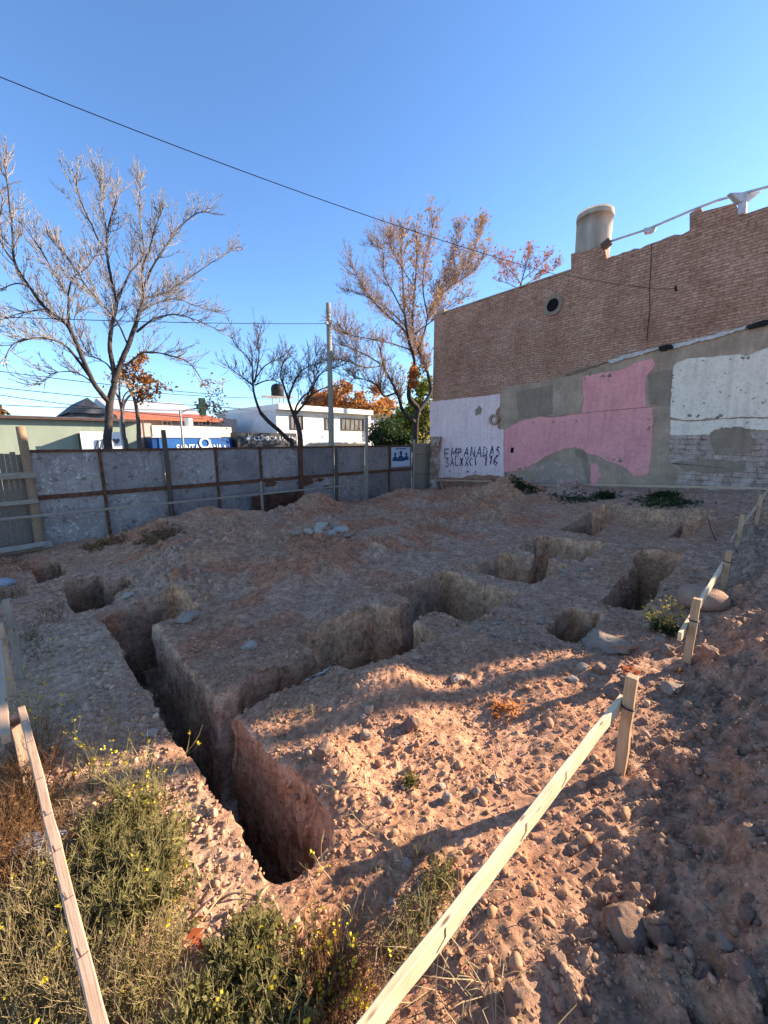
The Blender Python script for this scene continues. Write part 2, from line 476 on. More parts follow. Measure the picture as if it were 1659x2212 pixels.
def mat_wood(name, c1, c2, grain=1.0, dark=.5, marks=False, knots=True):
    """grain runs along local x"""
    m, nt, bs = new_mat(name); g = N(nt)
    rnd = g.obrand(); c0 = g.node('ShaderNodeTexCoord'); mp = g.node('ShaderNodeMapping'); nt.links.new(c0.outputs['Object'], mp.inputs[0])
    add = g.node('ShaderNodeVectorMath', operation='ADD'); nt.links.new(mp.outputs[0], add.inputs[0])
    cmb = g.node('ShaderNodeCombineXYZ')
    for k in range(3): nt.links.new(g.math('MULTIPLY', rnd, 13.7 + 7 * k), cmb.inputs[k])
    nt.links.new(cmb.outputs[0], add.inputs[1]); mp.inputs['Scale'].default_value = (1.4, 26 * grain, 26 * grain)
    v = add.outputs[0]
    n = g.noise(v, 1.6, 7, .65, .6)
    c = g.mix(g.ramp(n, ((.3, 0), (.68, 1))), c1, c2)
    fib = g.noise(v, 6.5, 4, .6)
    c = g.mix(g.ramp(fib, ((.32, dark), (.5, 0))), c, g.mix(1, c, (.45, .36, .28), 'MULTIPLY'))
    v2 = g.coord('Object'); st = g.noise(v2, 5, 4, .6)
    c = g.mix(g.ramp(st, ((.5, 0), (.75, .45))), c, g.mix(1, c, (.62, .55, .5), 'MULTIPLY'))
    if knots:
        vk = g.coord('Object', (5, 22, 22)); kd = g.voro(vk, 1.0)
        c = g.mix(g.ramp(kd, ((.06, .8), (.14, 0))), c, (.12, .06, .03))
    nt.links.new(c, bs.inputs['Base Color'])
    nt.links.new(g.bump(fib, .4, .003, g.bump(n, .35, .004)), bs.inputs['Normal']); bs.inputs['Roughness'].default_value = .8
    return m

def mat_plain(name, col, var=.12, scale=6, rough=.85, bump=.15, bscale=60, metal=0.0, spec=.2, streak=False):
    m, nt, bs = new_mat(name); g = N(nt); v = g.coord('Object', (1, 1, .25) if streak else (1, 1, 1))
    n = g.noise(v, scale, 6, .62)
    lo = tuple(x * (1 - var * 2.2) for x in col); hi = tuple(min(1, x * (1 + var)) for x in col)
    nt.links.new(g.mix(g.ramp(n, ((.28, 0), (.66, 1))), lo, hi), bs.inputs['Base Color'])
    if bump: nt.links.new(g.bump(g.noise(g.coord('Object'), bscale, 4, .6), bump, .01), bs.inputs['Normal'])
    bs.inputs['Roughness'].default_value = rough; bs.inputs['Metallic'].default_value = metal; bs.inputs['Specular IOR Level'].default_value = spec
    return m

def brick_vec(g, amt=.01):
    """object coordinates of the party wall: x along it, z up; slightly wandering courses"""
    c = g.coord('Object'); x, y, z = g.xyz(c)[0:3]
    w = g.noise(c, 2.2, 3, .6); w2 = g.noise(c, 14, 2, .6)
    zz = g.math('ADD', z, g.math('ADD', g.math('MULTIPLY', g.math('SUBTRACT', w, .5), amt * 4), g.math('MULTIPLY', g.math('SUBTRACT', w2, .5), amt * 1.6)))
    xx = g.math('ADD', x, g.math('MULTIPLY', g.math('SUBTRACT', w2, .5), amt * 3))
    cb = g.node('ShaderNodeCombineXYZ'); nt = g.nt
    nt.links.new(xx, cb.inputs[0]); nt.links.new(zz, cb.inputs[1])
    return cb.outputs[0], c

def mat_brick(name, c1, c2, mortar, bw=.235, rh=.068, ms=.012, bumpy=1.0, white=0.0):
    m, nt, bs = new_mat(name); g = N(nt); v, c = brick_vec(g, .017)
    br = g.node('ShaderNodeTexBrick', offset=.5); nt.links.new(v, br.inputs['Vector'])
    br.inputs['Scale'].default_value = 1; br.inputs['Brick Width'].default_value = bw; br.inputs['Row Height'].default_value = rh
    br.inputs['Mortar Size'].default_value = ms; br.inputs['Mortar Smooth'].default_value = .25; br.inputs['Bias'].default_value = -.1
    g.set(br.inputs['Color1'], c1); g.set(br.inputs['Color2'], c2); g.set(br.inputs['Mortar'], mortar)
    n = g.noise(c, 1.1, 5, .65); col = g.mix(g.ramp(n, ((.3, 0), (.72, .9))), br.outputs['Color'], g.mix(1, br.outputs['Color'], (.56, .47, .43), 'MULTIPLY'))
    col = g.mix(g.ramp(g.noise(c, 9, 6, .75), ((.40, .7), (.55, 0))), col, g.mix(1, col, (.60, .54, .52), 'MULTIPLY'))
    sp = g.noise(c, 22, 5, .75); col = g.mix(g.ramp(sp, ((.5, 0), (.66, .9))), col, g.mix(1, col, (1.45, 1.38, 1.3), 'MULTIPLY'))
    # a few missing / dark bricks
    vb = g.coord('Object', (7.5, 7.5, 15)); hol = g.noise(vb, 1.0, 3, .6)
    col = g.mix(g.ramp(hol, ((.60, 0), (.68, .7))), col, g.mix(1, col, (.42, .36, .34), 'MULTIPLY'))
    lt = g.noise(g.coord('Object', (4, 4, 14)), 1.3, 3, .6); col = g.mix(g.ramp(lt, ((.56, 0), (.64, .55))), col, g.mix(1, col, (1.3, 1.27, 1.24), 'MULTIPLY'))
    if white: col = g.mix(g.ramp(g.noise(c, 3.5, 5, .7), ((.42, 0), (.6, white))), col, (.64, .50, .40))
    nt.links.new(col, bs.inputs['Base Color'])
    b = g.bump(br.outputs['Fac'], bumpy, -.012); b = g.bump(g.noise(c, 30, 5, .7), .6, .012, b)
    nt.links.new(b, bs.inputs['Normal'])
    return m

def mat_plaster(name, col, dirt, grey=(.2, .175, .155), wear=.0, scale=2.0, spots=0.0):
    m, nt, bs = new_mat(name); g = N(nt); c = g.coord('Object')
    n = g.noise(c, scale, 6, .65); s = g.noise(g.coord('Object', (3.2, 3.2, .35)), 2.5, 5, .6)
    k = g.mix(g.ramp(n, ((.3, 0), (.7, 1))), dirt, col)
    k = g.mix(g.ramp(s, ((.48, 0), (.70, .5))), k, g.mix(1, k, (.68, .66, .66), 'MULTIPLY'))
    f = g.noise(c, 17, 5, .7); k = g.mix(g.ramp(f, ((.36, .6), (.52, 0))), k, g.mix(1, k, (.72, .69, .68), 'MULTIPLY'))
    if wear: k = g.mix(g.ramp(g.noise(c, 3.2, 7, .72), ((.62 - wear * .2, 0), (.66 - wear * .2, 1))), k, grey)
    if spots: k = g.mix(g.ramp(g.noise(g.coord('Object', (7, 7, 9), (0, .7, 0)), 1.0, 5, .6), ((.66, 0), (.675, spots))), k, (.03, .027, .025))
    nt.links.new(k, bs.inputs['Base Color'])
    nt.links.new(g.bump(g.noise(c, 45, 5, .65), .35, .008, g.bump(n, .3, .02)), bs.inputs['Normal'])
    return m

def mat_sheet():
    """weathered galvanised sheet: blue-grey, flaking pale paint, rust"""
    m, nt, bs = new_mat('weathered_sheet'); g = N(nt); c = g.coord('Object'); r = g.obrand()
    off = g.node('ShaderNodeVectorMath', operation='ADD'); nt.links.new(c, off.inputs[0]); cb = g.node('ShaderNodeCombineXYZ')
    for k in range(3): nt.links.new(g.math('MULTIPLY', r, 31 + 9 * k), cb.inputs[k])
    nt.links.new(cb.outputs[0], off.inputs[1]); v = off.outputs[0]
    n = g.noise(v, 1.6, 5, .6)
    col = g.mix(g.ramp(n, ((.3, 0), (.7, 1))), (.25, .20, .18), (.38, .31, .27))
    col = g.mix(r, g.mix(1, col, (.72, .72, .76), 'MULTIPLY'), g.mix(1, col, (1.18, 1.16, 1.12), 'MULTIPLY'))
    stv = g.node('ShaderNodeMapping'); nt.links.new(v, stv.inputs[0]); stv.inputs['Scale'].default_value = (6, 6, .5)
    col = g.mix(g.ramp(g.noise(stv.outputs[0], 2.2, 5, .65), ((.55, 0), (.72, .55))), col, (.17, .085, .055))
    fl = g.noise(v, 14, 7, .75, .4); pt = g.noise(v, 1.3, 3, .5)
    col = g.mix(g.math('MULTIPLY', g.math('MULTIPLY', g.ramp(fl, ((.55, 0), (.585, .9))), g.ramp(r, ((0, .12), (1, 1)))), g.ramp(pt, ((.36, .05), (.60, 1)))), col, (.68, .62, .55))
    fl2 = g.noise(v, 34, 6, .72, .3); col = g.mix(g.ramp(fl2, ((.64, 0), (.68, .7))), col, (.50, .44, .38))
    dk = g.noise(v, 6.5, 6, .7); col = g.mix(g.ramp(dk, ((.58, 0), (.63, .7))), col, (.11, .085, .075))
    ru = g.noise(v, 1.05, 6, .7, .5); col = g.mix(g.ramp(ru, ((.64, 0), (.70, .85))), col, (.19, .07, .035))
    nt.links.new(col, bs.inputs['Base Color']); bs.inputs['Metallic'].default_value = .25; bs.inputs['Roughness'].default_value = .62
    nt.links.new(g.bump(g.noise(v, 1.7, 4, .55), .9, .10, g.bump(fl, .35, .006)), bs.inputs['Normal'])
    return m

M = {}
M['soil'] = mat_soil()
M['gravel'] = mat_gravel()
M['stone_pale'] = mat_stone('pale_stone', (.47, .36, .26), (.61, .48, .36))
M['stone_grey'] = mat_stone('grey_stone', (.33, .24, .17), (.47, .35, .255))
M['stone_brown'] = mat_stone('brown_clod', (.29, .17, .115), (.40, .25, .17))
M['stone_beige'] = mat_stone('beige_stone', (.46, .34, .23), (.58, .45, .32))
M['stone_pink'] = mat_stone('pink_boulder', (.42, .235, .15), (.56, .34, .22), 9)
M['pine'] = mat_wood('new_pine', (.80, .56, .30), (.90, .69, .44), 1, .25)
M['stake'] = mat_wood('stake_wood', (.46, .27, .14), (.62, .40, .22), 1, .4)
M['oldpink'] = mat_wood('weathered_batten', (.50, .31, .19), (.66, .44, .29), 1, .45)
M['grey_wood'] = mat_wood('grey_wood', (.27, .205, .15), (.42, .33, .25), 1, .55)
M['plank_wood'] = mat_wood('old_plank', (.16, .115, .085), (.28, .21, .155), 1, .6)
M['post_wood'] = mat_wood('post_wood', (.26, .15, .085), (.42, .27, .16), 1, .5)
M['dark_wood'] = mat_wood('dark_wood', (.085, .055, .035), (.17, .11, .075), 1, .5)
M['pole_wood'] = mat_wood('pole_wood', (.25, .21, .15), (.40, .35, .26), .6, .4, knots=False)
M['bark'] = mat_plain('bark', (.135, .10, .08), .3, 9, .95, .9, 30)
M['bark_dark'] = mat_plain('dark_bark', (.07, .052, .045), .3, 9, .95, .9, 30)
M['twig'] = mat_plain('twig', (.31, .26, .225), .2, 3, .7, 0)
M['twig_dark'] = mat_plain('dark_twig', (.12, .088, .08), .2, 3, .8, 0)
M['twig_warm'] = mat_plain('warm_twig', (.34, .21, .13), .2, 3, .8, 0)
M['rust'] = mat_plain('rust', (.15, .06, .032), .35, 14, .85, .4, 40)
M['rust_corr'] = mat_plain('rusty_corrugated', (.12, .048, .028), .35, 5, .8, .3, 30)
M['sheet'] = mat_sheet()
M['brick'] = mat_brick('old_brick', (.72, .385, .245), (.55, .28, .175), (.40, .25, .165))
M['brick_paint'] = mat_brick('painted_brick', (.52, .36, .27), (.42, .28, .21), (.27, .19, .145), .27, .125, .012, .7, .55)
M['cement'] = mat_plaster('cement_render', (.56, .38, .25), (.32, .215, .14), scale=1.6)
M['cement_dark'] = mat_plaster('dark_cement_render', (.36, .255, .17), (.26, .185, .125), scale=2.5)
M['white_plaster'] = mat_plaster('lilac_white_plaster', (.95, .69, .62), (.85, .60, .54), spots=.0)
M['white_plaster2'] = mat_plaster('peeling_white_plaster', (.94, .76, .57), (.83, .66, .49), (.3, .2, .14), wear=.0, spots=.9)
M['pink'] = mat_plaster('pink_plaster', (.92, .37, .33), (.79, .31, .275))
M['flash'] = mat_plaster('white_roof_scar', (.74, .66, .56), (.46, .40, .34), scale=9)
M['tar'] = mat_plain('tar', (.02, .018, .018), .3, 12, .8, .5)
M['tank'] = mat_plain('fibre_cement', (.44, .365, .28), .2, 2.5, .9, .35, 35, streak=True)
M['pipe'] = mat_plain('pale_pipe', (.60, .57, .54), .15, 6, .6, .1)
M['hole'] = mat_plain('dark_opening', (.012, .011, .012), .2, 5, 1, 0)
M['wire'] = mat_plain('wire', (.012, .013, .018), .1, 3, .6, 0)
M['wire_pale'] = mat_plain('aged_wire', (.10, .11, .13), .1, 3, .6, 0)
M['iron'] = mat_plain('wire_tie', (.06, .05, .045), .1, 5, .6, 0, metal=.5)
M['green_wall'] = mat_plain('green_wall', (.30, .335, .255), .08, 1.2, .9, .1, streak=True)
M['cream'] = mat_plain('cream_wall', (.82, .72, .52), .05, 1.2, .9, .08, streak=True)
M['rosy'] = mat_plain('rosy_wall', (.48, .38, .32), .08, 1.2, .9, .08)
M['white_wall'] = mat_plain('white_wall', (.86, .79, .68), .05, 1.4, .9, .08, streak=True)
M['grey_wall'] = mat_plain('pale_grey_wall', (.74, .68, .62), .07, 1.4, .9, .1)
M['lilac_wall'] = mat_plain('lilac_wall', (.52, .48, .62), .06, 1.2, .9, .08)
M['grey_roof'] = mat_plain('grey_roof', (.12, .115, .12), .12, 2, .9, .2)
M['pale_roof'] = mat_plain('pale_roof', (.50, .48, .47), .08, 1.5, .8, .1)
M['tile'] = mat_plain('orange_tile', (.60, .20, .11), .16, 3, .85, .2, 20)
M['eave'] = mat_plain('eave_trim', (.10, .06, .05), .15, 4, .8, .1)
M['sign_blue'] = mat_plain('blue_sign', (.03, .13, .36), .08, 1.5, .55, .02)
M['sign_navy'] = mat_plain('navy_sign', (.012, .055, .19), .08, 1.5, .55, .02)
M['sign_grey'] = mat_plain('grey_sign', (.055, .052, .055), .06, 1.5, .6, .02)
M['letter'] = mat_plain('white_letters', (.82, .80, .76), .04, 3, .6, 0)
M['letter_grey'] = mat_plain('pale_letters', (.60, .58, .56), .04, 3, .6, 0)
M['script'] = mat_plain('dark_script', (.10, .09, .12), .08, 3, .7, 0)
M['glass'] = mat_plain('window_glass', (.045, .05, .055), .2, 3, .15, 0, spec=.5)
M['curtain'] = mat_plain('curtain', (.20, .19, .17), .3, 3, .9, .1, streak=True)
M['cross_green'] = mat_plain('green_cross', (.018, .05, .03), .15, 8, .6, .05)
M['black_tank'] = mat_plain('black_tank', (.022, .02, .02), .15, 5, .6, .05)
M['kiosk'] = mat_plain('white_panel', (.74, .72, .70), .06, 1.5, .7, .05)
M['kiosk_shade'] = mat_plain('shade_dark_panel', (.035, .042, .036), .15, 3, .7, .05)  # shade on the kiosk's side, painted in as a near-black colour
M['steel'] = mat_plain('galvanised_pole', (.30, .31, .31), .1, 6, .5, .05, metal=.4)
M['paper'] = mat_plain('poster_paper', (.50, .52, .57), .06, 3, .8, .05)
M['poster_blue'] = mat_plain('poster_blue', (.035, .075, .17), .3, 8, .8, .02)
M['graf'] = None
M['cloth'] = mat_plain('plastic_sheet', (.44, .36, .29), .15, 6, .5, .3, 25)
M['slab'] = mat_plain('concrete_lump', (.36, .36, .38), .12, 6, .9, .4, 30)
M['reed'] = mat_wood('reed', (.30, .22, .15), (.44, .34, .25), 1, .5, knots=False)
M['asphalt'] = mat_plain('asphalt', (.05, .05, .052), .15, 2, .9, .3, 60)
M['pave'] = mat_plain('pavement', (.26, .24, .22), .12, 2, .9, .2, 30)
M['dust'] = mat_plain('dusty_ground', (.27, .20, .16), .2, 1.2, .95, .4, 25)

def mat_leaf(name, c1, c2, trans=.35):
    m, nt, bs = new_mat(name); g = N(nt); v = g.coord('Object')
    n = g.noise(v, 11, 3, .6)
    col = g.mix(g.ramp(n, ((.3, 0), (.7, 1))), c1, c2)
    nt.links.new(col, bs.inputs['Base Color']); bs.inputs['Roughness'].default_value = .7
    tr = nt.nodes.new('ShaderNodeBsdfTranslucent'); nt.links.new(col, tr.inputs[0])
    mx = nt.nodes.new('ShaderNodeMixShader'); mx.inputs[0].default_value = trans
    nt.links.new(bs.outputs[0], mx.inputs[1]); nt.links.new(tr.outputs[0], mx.inputs[2])
    nt.links.new(mx.outputs[0], nt.nodes['Material Output'].inputs[0])
    return m
M['leaf'] = mat_leaf('weed_leaf', (.10, .10, .028), (.30, .25, .085))
M['leaf_dark'] = mat_leaf('dark_leaf', (.022, .04, .014), (.055, .075, .025))
M['stem'] = mat_leaf('weed_stem', (.28, .235, .09), (.50, .40, .18), .15)
M['straw'] = mat_leaf('straw', (.36, .26, .12), (.56, .43, .22), .25)
M['straw_leaf'] = mat_leaf('straw_leaf', (.16, .135, .04), (.36, .28, .10))
M['drybrown'] = mat_leaf('dry_brown', (.19, .095, .04), (.34, .18, .08), .25)
M['flower'] = mat_leaf('yellow_flower', (.78, .55, .02), (.85, .66, .05), .3)
M['orange_leaf'] = mat_leaf('orange_leaf', (.42, .14, .03), (.60, .26, .06), .4)
M['red_leaf'] = mat_leaf('red_leaf', (.30, .07, .03), (.46, .13, .05), .35)
M['tan_leaf'] = mat_leaf('tan_leaf', (.34, .17, .07), (.48, .28, .12), .4)
M['yellow_leaf'] = mat_leaf('yellow_green_leaf', (.15, .17, .02), (.42, .36, .04), .45)
M['green_leaf'] = mat_leaf('green_leaf', (.03, .05, .015), (.07, .095, .03), .35)
def mat_graf():
    m, nt, bs = new_mat('worn_paint_letters'); g = N(nt); v = g.coord('Object')
    bs.inputs['Base Color'].default_value = (.06, .045, .09, 1)
    n = g.noise(v, 14, 5, .7)
    tr = nt.nodes.new('ShaderNodeBsdfTransparent'); mx = nt.nodes.new('ShaderNodeMixShader')
    nt.links.new(g.ramp(n, ((.50, 1), (.60, 0))), mx.inputs[0])
    nt.links.new(tr.outputs[0], mx.inputs[1]); nt.links.new(bs.outputs[0], mx.inputs[2])
    nt.links.new(mx.outputs[0], nt.nodes['Material Output'].inputs[0])
    return m
M['graf'] = mat_graf()
# ------------------------------------------------------------------ the lot: one sheet with trenches and heaps
def axis(lo, hi, c, d0, g):
    r = [c]
    while r[-1] < hi: r.append(r[-1] + d0 + g * (r[-1] - c))
    l = [c]
    while l[-1] > lo: l.append(l[-1] - d0 - g * (c - l[-1]))
    return np.array(l[::-1][:-1] + r)

def build_lot():
    A = axis(-3.2, 14.2, .9, .0115, .0056); B = axis(-10.9, 4.6, -1.3, .0105, .0056)
    na, nb = len(A), len(B)
    GA, GB = np.meshgrid(A, B, indexing='ij')
    Z, D = terrain(GA, GB)
    edge = np.minimum.reduce([GA - A[0], A[-1] - GA, GB - B[0], B[-1] - GB])
    Z = np.where(edge < 1e-6, -2.3, Z)
    X = (GA + GB) / R2; Y = (GA - GB) / R2
    V = np.stack([X, Y, Z + H0], -1).reshape(-1, 3)
    idx = np.arange(na * nb).reshape(na, nb)
    F = np.stack([idx[:-1, :-1], idx[1:, :-1], idx[1:, 1:], idx[:-1, 1:]], -1).reshape(-1, 4)
    o = np_mesh('ground', V, F, M['soil'], smooth=True)
    me = o.data
    # split the long quads of the pit walls so they can carry crumbly relief
    bm = bmesh.new(); bm.from_mesh(me)
    for _ in range(3):
        es = [e for e in bm.edges if e.calc_length() > (.036 if (e.verts[0].co.length < 5.2) else .075) and abs(e.verts[0].co.z - e.verts[1].co.z) > .035 and e.verts[0].co.z < .75]
        if not es: break
        bmesh.ops.subdivide_edges(bm, edges=es, cuts=1, use_grid_fill=True)
    bmesh.ops.triangulate(bm, faces=[f for f in bm.faces if len(f.verts) > 4])
    bm.to_mesh(me); bm.free()
    n = len(me.vertices)
    co = np.empty(n * 3, np.float32); me.vertices.foreach_get('co', co); co = co.reshape(-1, 3).astype(float)
    no = np.empty(n * 3, np.float32); me.vertices.foreach_get('normal', no); no = no.reshape(-1, 3).astype(float)
    a = (co[:, 0] + co[:, 1]) / R2; b = (co[:, 0] - co[:, 1]) / R2; z = co[:, 2] - H0
    steep = np.clip((.82 - np.abs(no[:, 2])) / .45, 0, 1) * (z < -1.45)
    inpit = np.zeros(n); dmin = np.full(n, 9.)
    for d, fl in pit_sd(a, b): dmin = np.minimum(dmin, d)
    wall = sstep(.05, -.01, dmin) * steep
    k = .030 * n3(a * 7, b * 7, z * 5, 71) + .016 * n3(a * 17, b * 17, z * 13, 72) + .009 * n3(a * 41, b * 41, z * 34, 73)
    k += .005 * n3(a * 16, b * 16, z * 2.2, 74) + .012 * n3(a * 1.6, b * 1.6, z * 15, 76)                       # spade marks run down the faces
    cr = np.abs(n3(a * 3.3 + 5, b * 3.3, z * 4.2, 75)); k -= .055 * np.clip(1 - cr / .045, 0, 1) * sstep(-2.05, -1.85, z)
    hd = no.copy(); hd[:, 2] *= .3
    co += hd * (wall * k)[:, None]
    me.vertices.foreach_set('co', co.astype(np.float32).ravel())
    # soil colour place by place, plus bounce light painted on cut faces
    grey = np.array((.375, .262, .185)); brown = np.array((.385, .245, .160)); red = np.array((.38, .195, .115)); pale = np.array((.46, .35, .255)); ochre = np.array((.76, .475, .275)); heapc = np.array((.325, .248, .182))
    def lerp(c, d, t): return c + (d - c) * t[:, None]
    c = np.repeat(grey[None], n, 0)
    c = lerp(c, brown, sstep(-.25, .35, fbm(a * .9, b * .9, 81, 3)))
    c = lerp(c, red, .9 * sstep(.0, .42, fbm(a * 1.2 + 3, b * 1.2, 82, 4)) * sstep(-2.6, -3.6, b))
    c = lerp(c, pale, .85 * sstep(.62, .42, a + .08 * n2(a * 4, b * 4, 84)) * sstep(-7.5, -4.5, b) * sstep(-.7, -1.0, b))
    c = lerp(c, np.array((.46, .31, .205)), .8 * sstep(-2.5, -2.1, b) * sstep(-.45, -.75, b) * sstep(3.0, 2.2, a) * sstep(.8, 1.0, a))
    c = lerp(c, heapc, sstep(-.5, -.1, b + .1 * n2(a * 3, b * 3, 85)) * sstep(.3, .8, a) * sstep(10, 8, a))
    c = lerp(c, np.array((.34, .26, .20)), sstep(9.6, 10.8, a) * sstep(-5, -4, b))
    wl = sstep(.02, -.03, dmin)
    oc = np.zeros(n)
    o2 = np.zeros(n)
    for kq, (q0, q1, w0, w1) in enumerate(BOUNCE_OCHRE):
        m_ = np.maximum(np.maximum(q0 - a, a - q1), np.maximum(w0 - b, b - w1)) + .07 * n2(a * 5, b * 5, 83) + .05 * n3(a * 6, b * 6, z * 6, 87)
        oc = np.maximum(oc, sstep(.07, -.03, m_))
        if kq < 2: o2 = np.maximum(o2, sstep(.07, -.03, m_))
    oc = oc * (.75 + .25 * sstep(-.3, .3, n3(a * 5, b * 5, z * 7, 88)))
    c = lerp(c, np.array((.33, .25, .185)), wl * .8 * (1 - oc)); c = lerp(c, ochre, sstep(.05, -.01, dmin) * oc * .95); c = lerp(c, np.array((.74, .60, .46)), sstep(.03, -.02, dmin) * o2)  # ochre and tan carry painted bounce light; other cut faces kept darker
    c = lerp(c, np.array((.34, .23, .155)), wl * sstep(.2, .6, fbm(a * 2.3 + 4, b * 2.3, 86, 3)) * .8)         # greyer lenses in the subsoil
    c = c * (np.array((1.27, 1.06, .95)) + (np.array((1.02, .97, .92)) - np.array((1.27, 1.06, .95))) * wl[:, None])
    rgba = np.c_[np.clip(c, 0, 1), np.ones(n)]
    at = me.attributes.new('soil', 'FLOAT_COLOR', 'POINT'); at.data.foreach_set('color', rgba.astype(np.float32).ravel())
    me.polygons.foreach_set('use_smooth', np.ones(len(me.polygons), bool)); me.set_sharp_from_angle(angle=.75); me.update()
    tag(o, kind='structure')
    return o, (A[0], A[-1], B[0], B[-1])

# ochre subsoil faces with warm bounce light painted into their colour: a0, a1, b0, b1
BOUNCE_OCHRE = [(.82, 1.06, -2.45, -1.0), (.82, 1.02, -4.3, -2.5), (2.55, 2.95, -2.4, -1.8), (1.95, 2.9, -3.1, -2.6), (3.95, 4.45, -3.1, -1.8), (4.05, 4.4, -1.4, -.9), (5.3, 5.65, -2.9, -2.35), (5.3, 5.9, -2.2, -1.7), (6.6, 7.1, -2.8, -1.6), (6.65, 7.0, -1.5, -.6), (9.3, 10.4, -2.9, -.5), (1.25, 1.5, -5.1, -4.2), (4.3, 4.62, -2.9, -2.5)]
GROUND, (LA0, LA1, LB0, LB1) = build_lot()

# surroundings to the horizon: one sheet with the lot cut out of it
mb = MB()
FAR = 900.0
def gq(a0, a1, b0, b1): mb.quad(W(a0, b0, -2.16), W(a1, b0, -2.16), W(a1, b1, -2.16), W(a0, b1, -2.16))
gq(-FAR, LA0 + .05, -FAR, FAR); gq(LA1 - .05, FAR, -FAR, FAR); gq(LA0 + .05, LA1 - .05, -FAR, LB0 + .05); gq(LA0 + .05, LA1 - .05, LB1 - .05, FAR)
tag(mb.build('terrain', M['dust']), kind='structure')
mb = MB(); mb.lotbox(-60, 90, -14.4, -10.95, -2.3, -2.13); tag(mb.build('pavement', M['pave']), kind='structure')
mb = MB(); mb.lotbox(-60, 90, -23.6, -14.4, -2.4, -2.155 + .004); tag(mb.build('road', M['asphalt']), kind='structure')
mb = MB(); mb.lotbox(-60, 90, -26.9, -23.6, -2.3, -2.12); tag(mb.build('pavement', M['pave']), kind='structure')

# ------------------------------------------------------------------ gravel and crumbs (nobody could count them)
def ico(sub):
    bm = bmesh.new(); bmesh.ops.create_icosphere(bm, subdivisions=sub, radius=1.0)
    v = np.array([p.co[:] for p in bm.verts]); f = np.array([[q.index for q in p.verts] for p in bm.faces]); bm.free()
    return v, f
ICO1, ICO2, ICO3 = ico(1), ico(2), ico(3)

def rock_variants(base, k, amp, seed):
    v, f = base; out = []
    for i in range(k):
        q = v * (1 + amp * n3(v[:, 0] * 1.3 + i * 7, v[:, 1] * 1.3, v[:, 2] * 1.3, seed)[:, None] + amp * .5 * n3(v[:, 0] * 3 + i * 5, v[:, 1] * 3, v[:, 2] * 3, seed + 1)[:, None])
        # a few facets
        for _ in range(7):
            d = RNG.normal(size=3); d /= np.linalg.norm(d); lim = RNG.uniform(.55, .85)
            h = q @ d; q = q - np.maximum(0, h - lim)[:, None] * d[None]
        out.append(q * np.array((1, RNG.uniform(.65, 1), RNG.uniform(.5, .85))))
    return out, f

def scatter(name, pts, sizes, tints, base, var, mat, seed):
    vs, f = rock_variants(base, var, .42, seed)
    nv = len(vs[0]); k = len(pts)
    rot = RNG.uniform(0, 6.283, (k, 2)); V = np.empty((k, nv, 3), np.float32)
    for j in range(k):
        c, s = math.cos(rot[j, 0]), math.sin(rot[j, 0]); c2, s2 = math.cos(rot[j, 1] * .08), math.sin(rot[j, 1] * .08)
        q = vs[j % var] * sizes[j]
        x = q[:, 0] * c - q[:, 1] * s; y = q[:, 0] * s + q[:, 1] * c; zz = q[:, 2]
        V[j, :, 0] = x; V[j, :, 1] = y * c2 - zz * s2; V[j, :, 2] = y * s2 + zz * c2
    V += pts[:, None, :]
    F = (f[None] + (np.arange(k) * nv)[:, None, None]).reshape(-1, 3)
    T = np.repeat(np.c_[tints, np.ones(k)][:, None, :], nv, 1).reshape(-1, 4)
    o = np_mesh(name, V.reshape(-1, 3), F, mat, smooth=False, attr={'tint': T})
    return tag(o, kind='stuff')

def dens(a, b):
    left = 1.25 * sstep(.66, .5, a) * sstep(-.3, .1, a + .25)
    heap = 1.5 * sstep(-.5, -.2, b) * sstep(.3, .9, a)
    mid = .75 + .5 * n2(a * 1.4, b * 1.4, 91)
    block = .9 * sstep(-2.4, -2, b) * (a > .85)
    return np.clip(np.maximum.reduce([left, heap, mid * np.ones_like(a), block]) * (1 + .6 * n2(a * 3.3, b * 3.3, 92)), .05, 2)

def crumbs(n, rmin, rmax, arange, brange, base, var, seed, pw=2.6, rim=False):
    a = RNG.uniform(*arange, n * 4); b = RNG.uniform(*brange, n * 4)
    keep = RNG.uniform(0, 1.5, n * 4) < dens(a, b)
    a, b = a[keep][:n], b[keep][:n]
    z, d = terrain(a, b)
    if rim: kk = d < .34; a, b, z, d = a[kk], b[kk], z[kk], d[kk]
    ok = (d > .015) & (z > -2.12); a, b, z, d = a[ok], b[ok], z[ok], d[ok]
    k = len(a); u = RNG.uniform(0, 1, k); r = rmin * (1 - u * (1 - (rmin / rmax) ** pw)) ** (-1 / pw)
    heap = sstep(-.5, -.2, b) * sstep(.3, .9, a); left = sstep(.66, .5, a)
    c1 = np.array((.40, .255, .165)); c2 = np.array((.325, .235, .172)); c3 = np.array((.50, .375, .265)); c4 = np.array((.40, .26, .16))
    T = c1 + (c2 - c1) * heap[:, None]; pk = RNG.uniform(0, 1, k)
    T = np.where((pk < .06 + .5 * left - .05 * heap)[:, None], c3, T); T = np.where((pk > .95)[:, None], c4, T)
    T = T * RNG.uniform(.8, 1.25, (k, 1)) * np.array((1.14, .96, .82))
    P = np.stack([(a + b) / R2, (a - b) / R2, z + H0 + r * .18], -1)
    return P, r, T
P, r, T = crumbs(26000, .0045, .016, (-.4, 3.6), (-3.4, 1.0), ICO1, 10, 1); scatter('gravel', P, r, T, ICO1, 10, M['gravel'], 101)
P, r, T = crumbs(12000, .010, .036, (-1, 12.3), (-10, 1.2), ICO1, 10, 2); scatter('gravel', P, r, T, ICO1, 10, M['gravel'], 102)
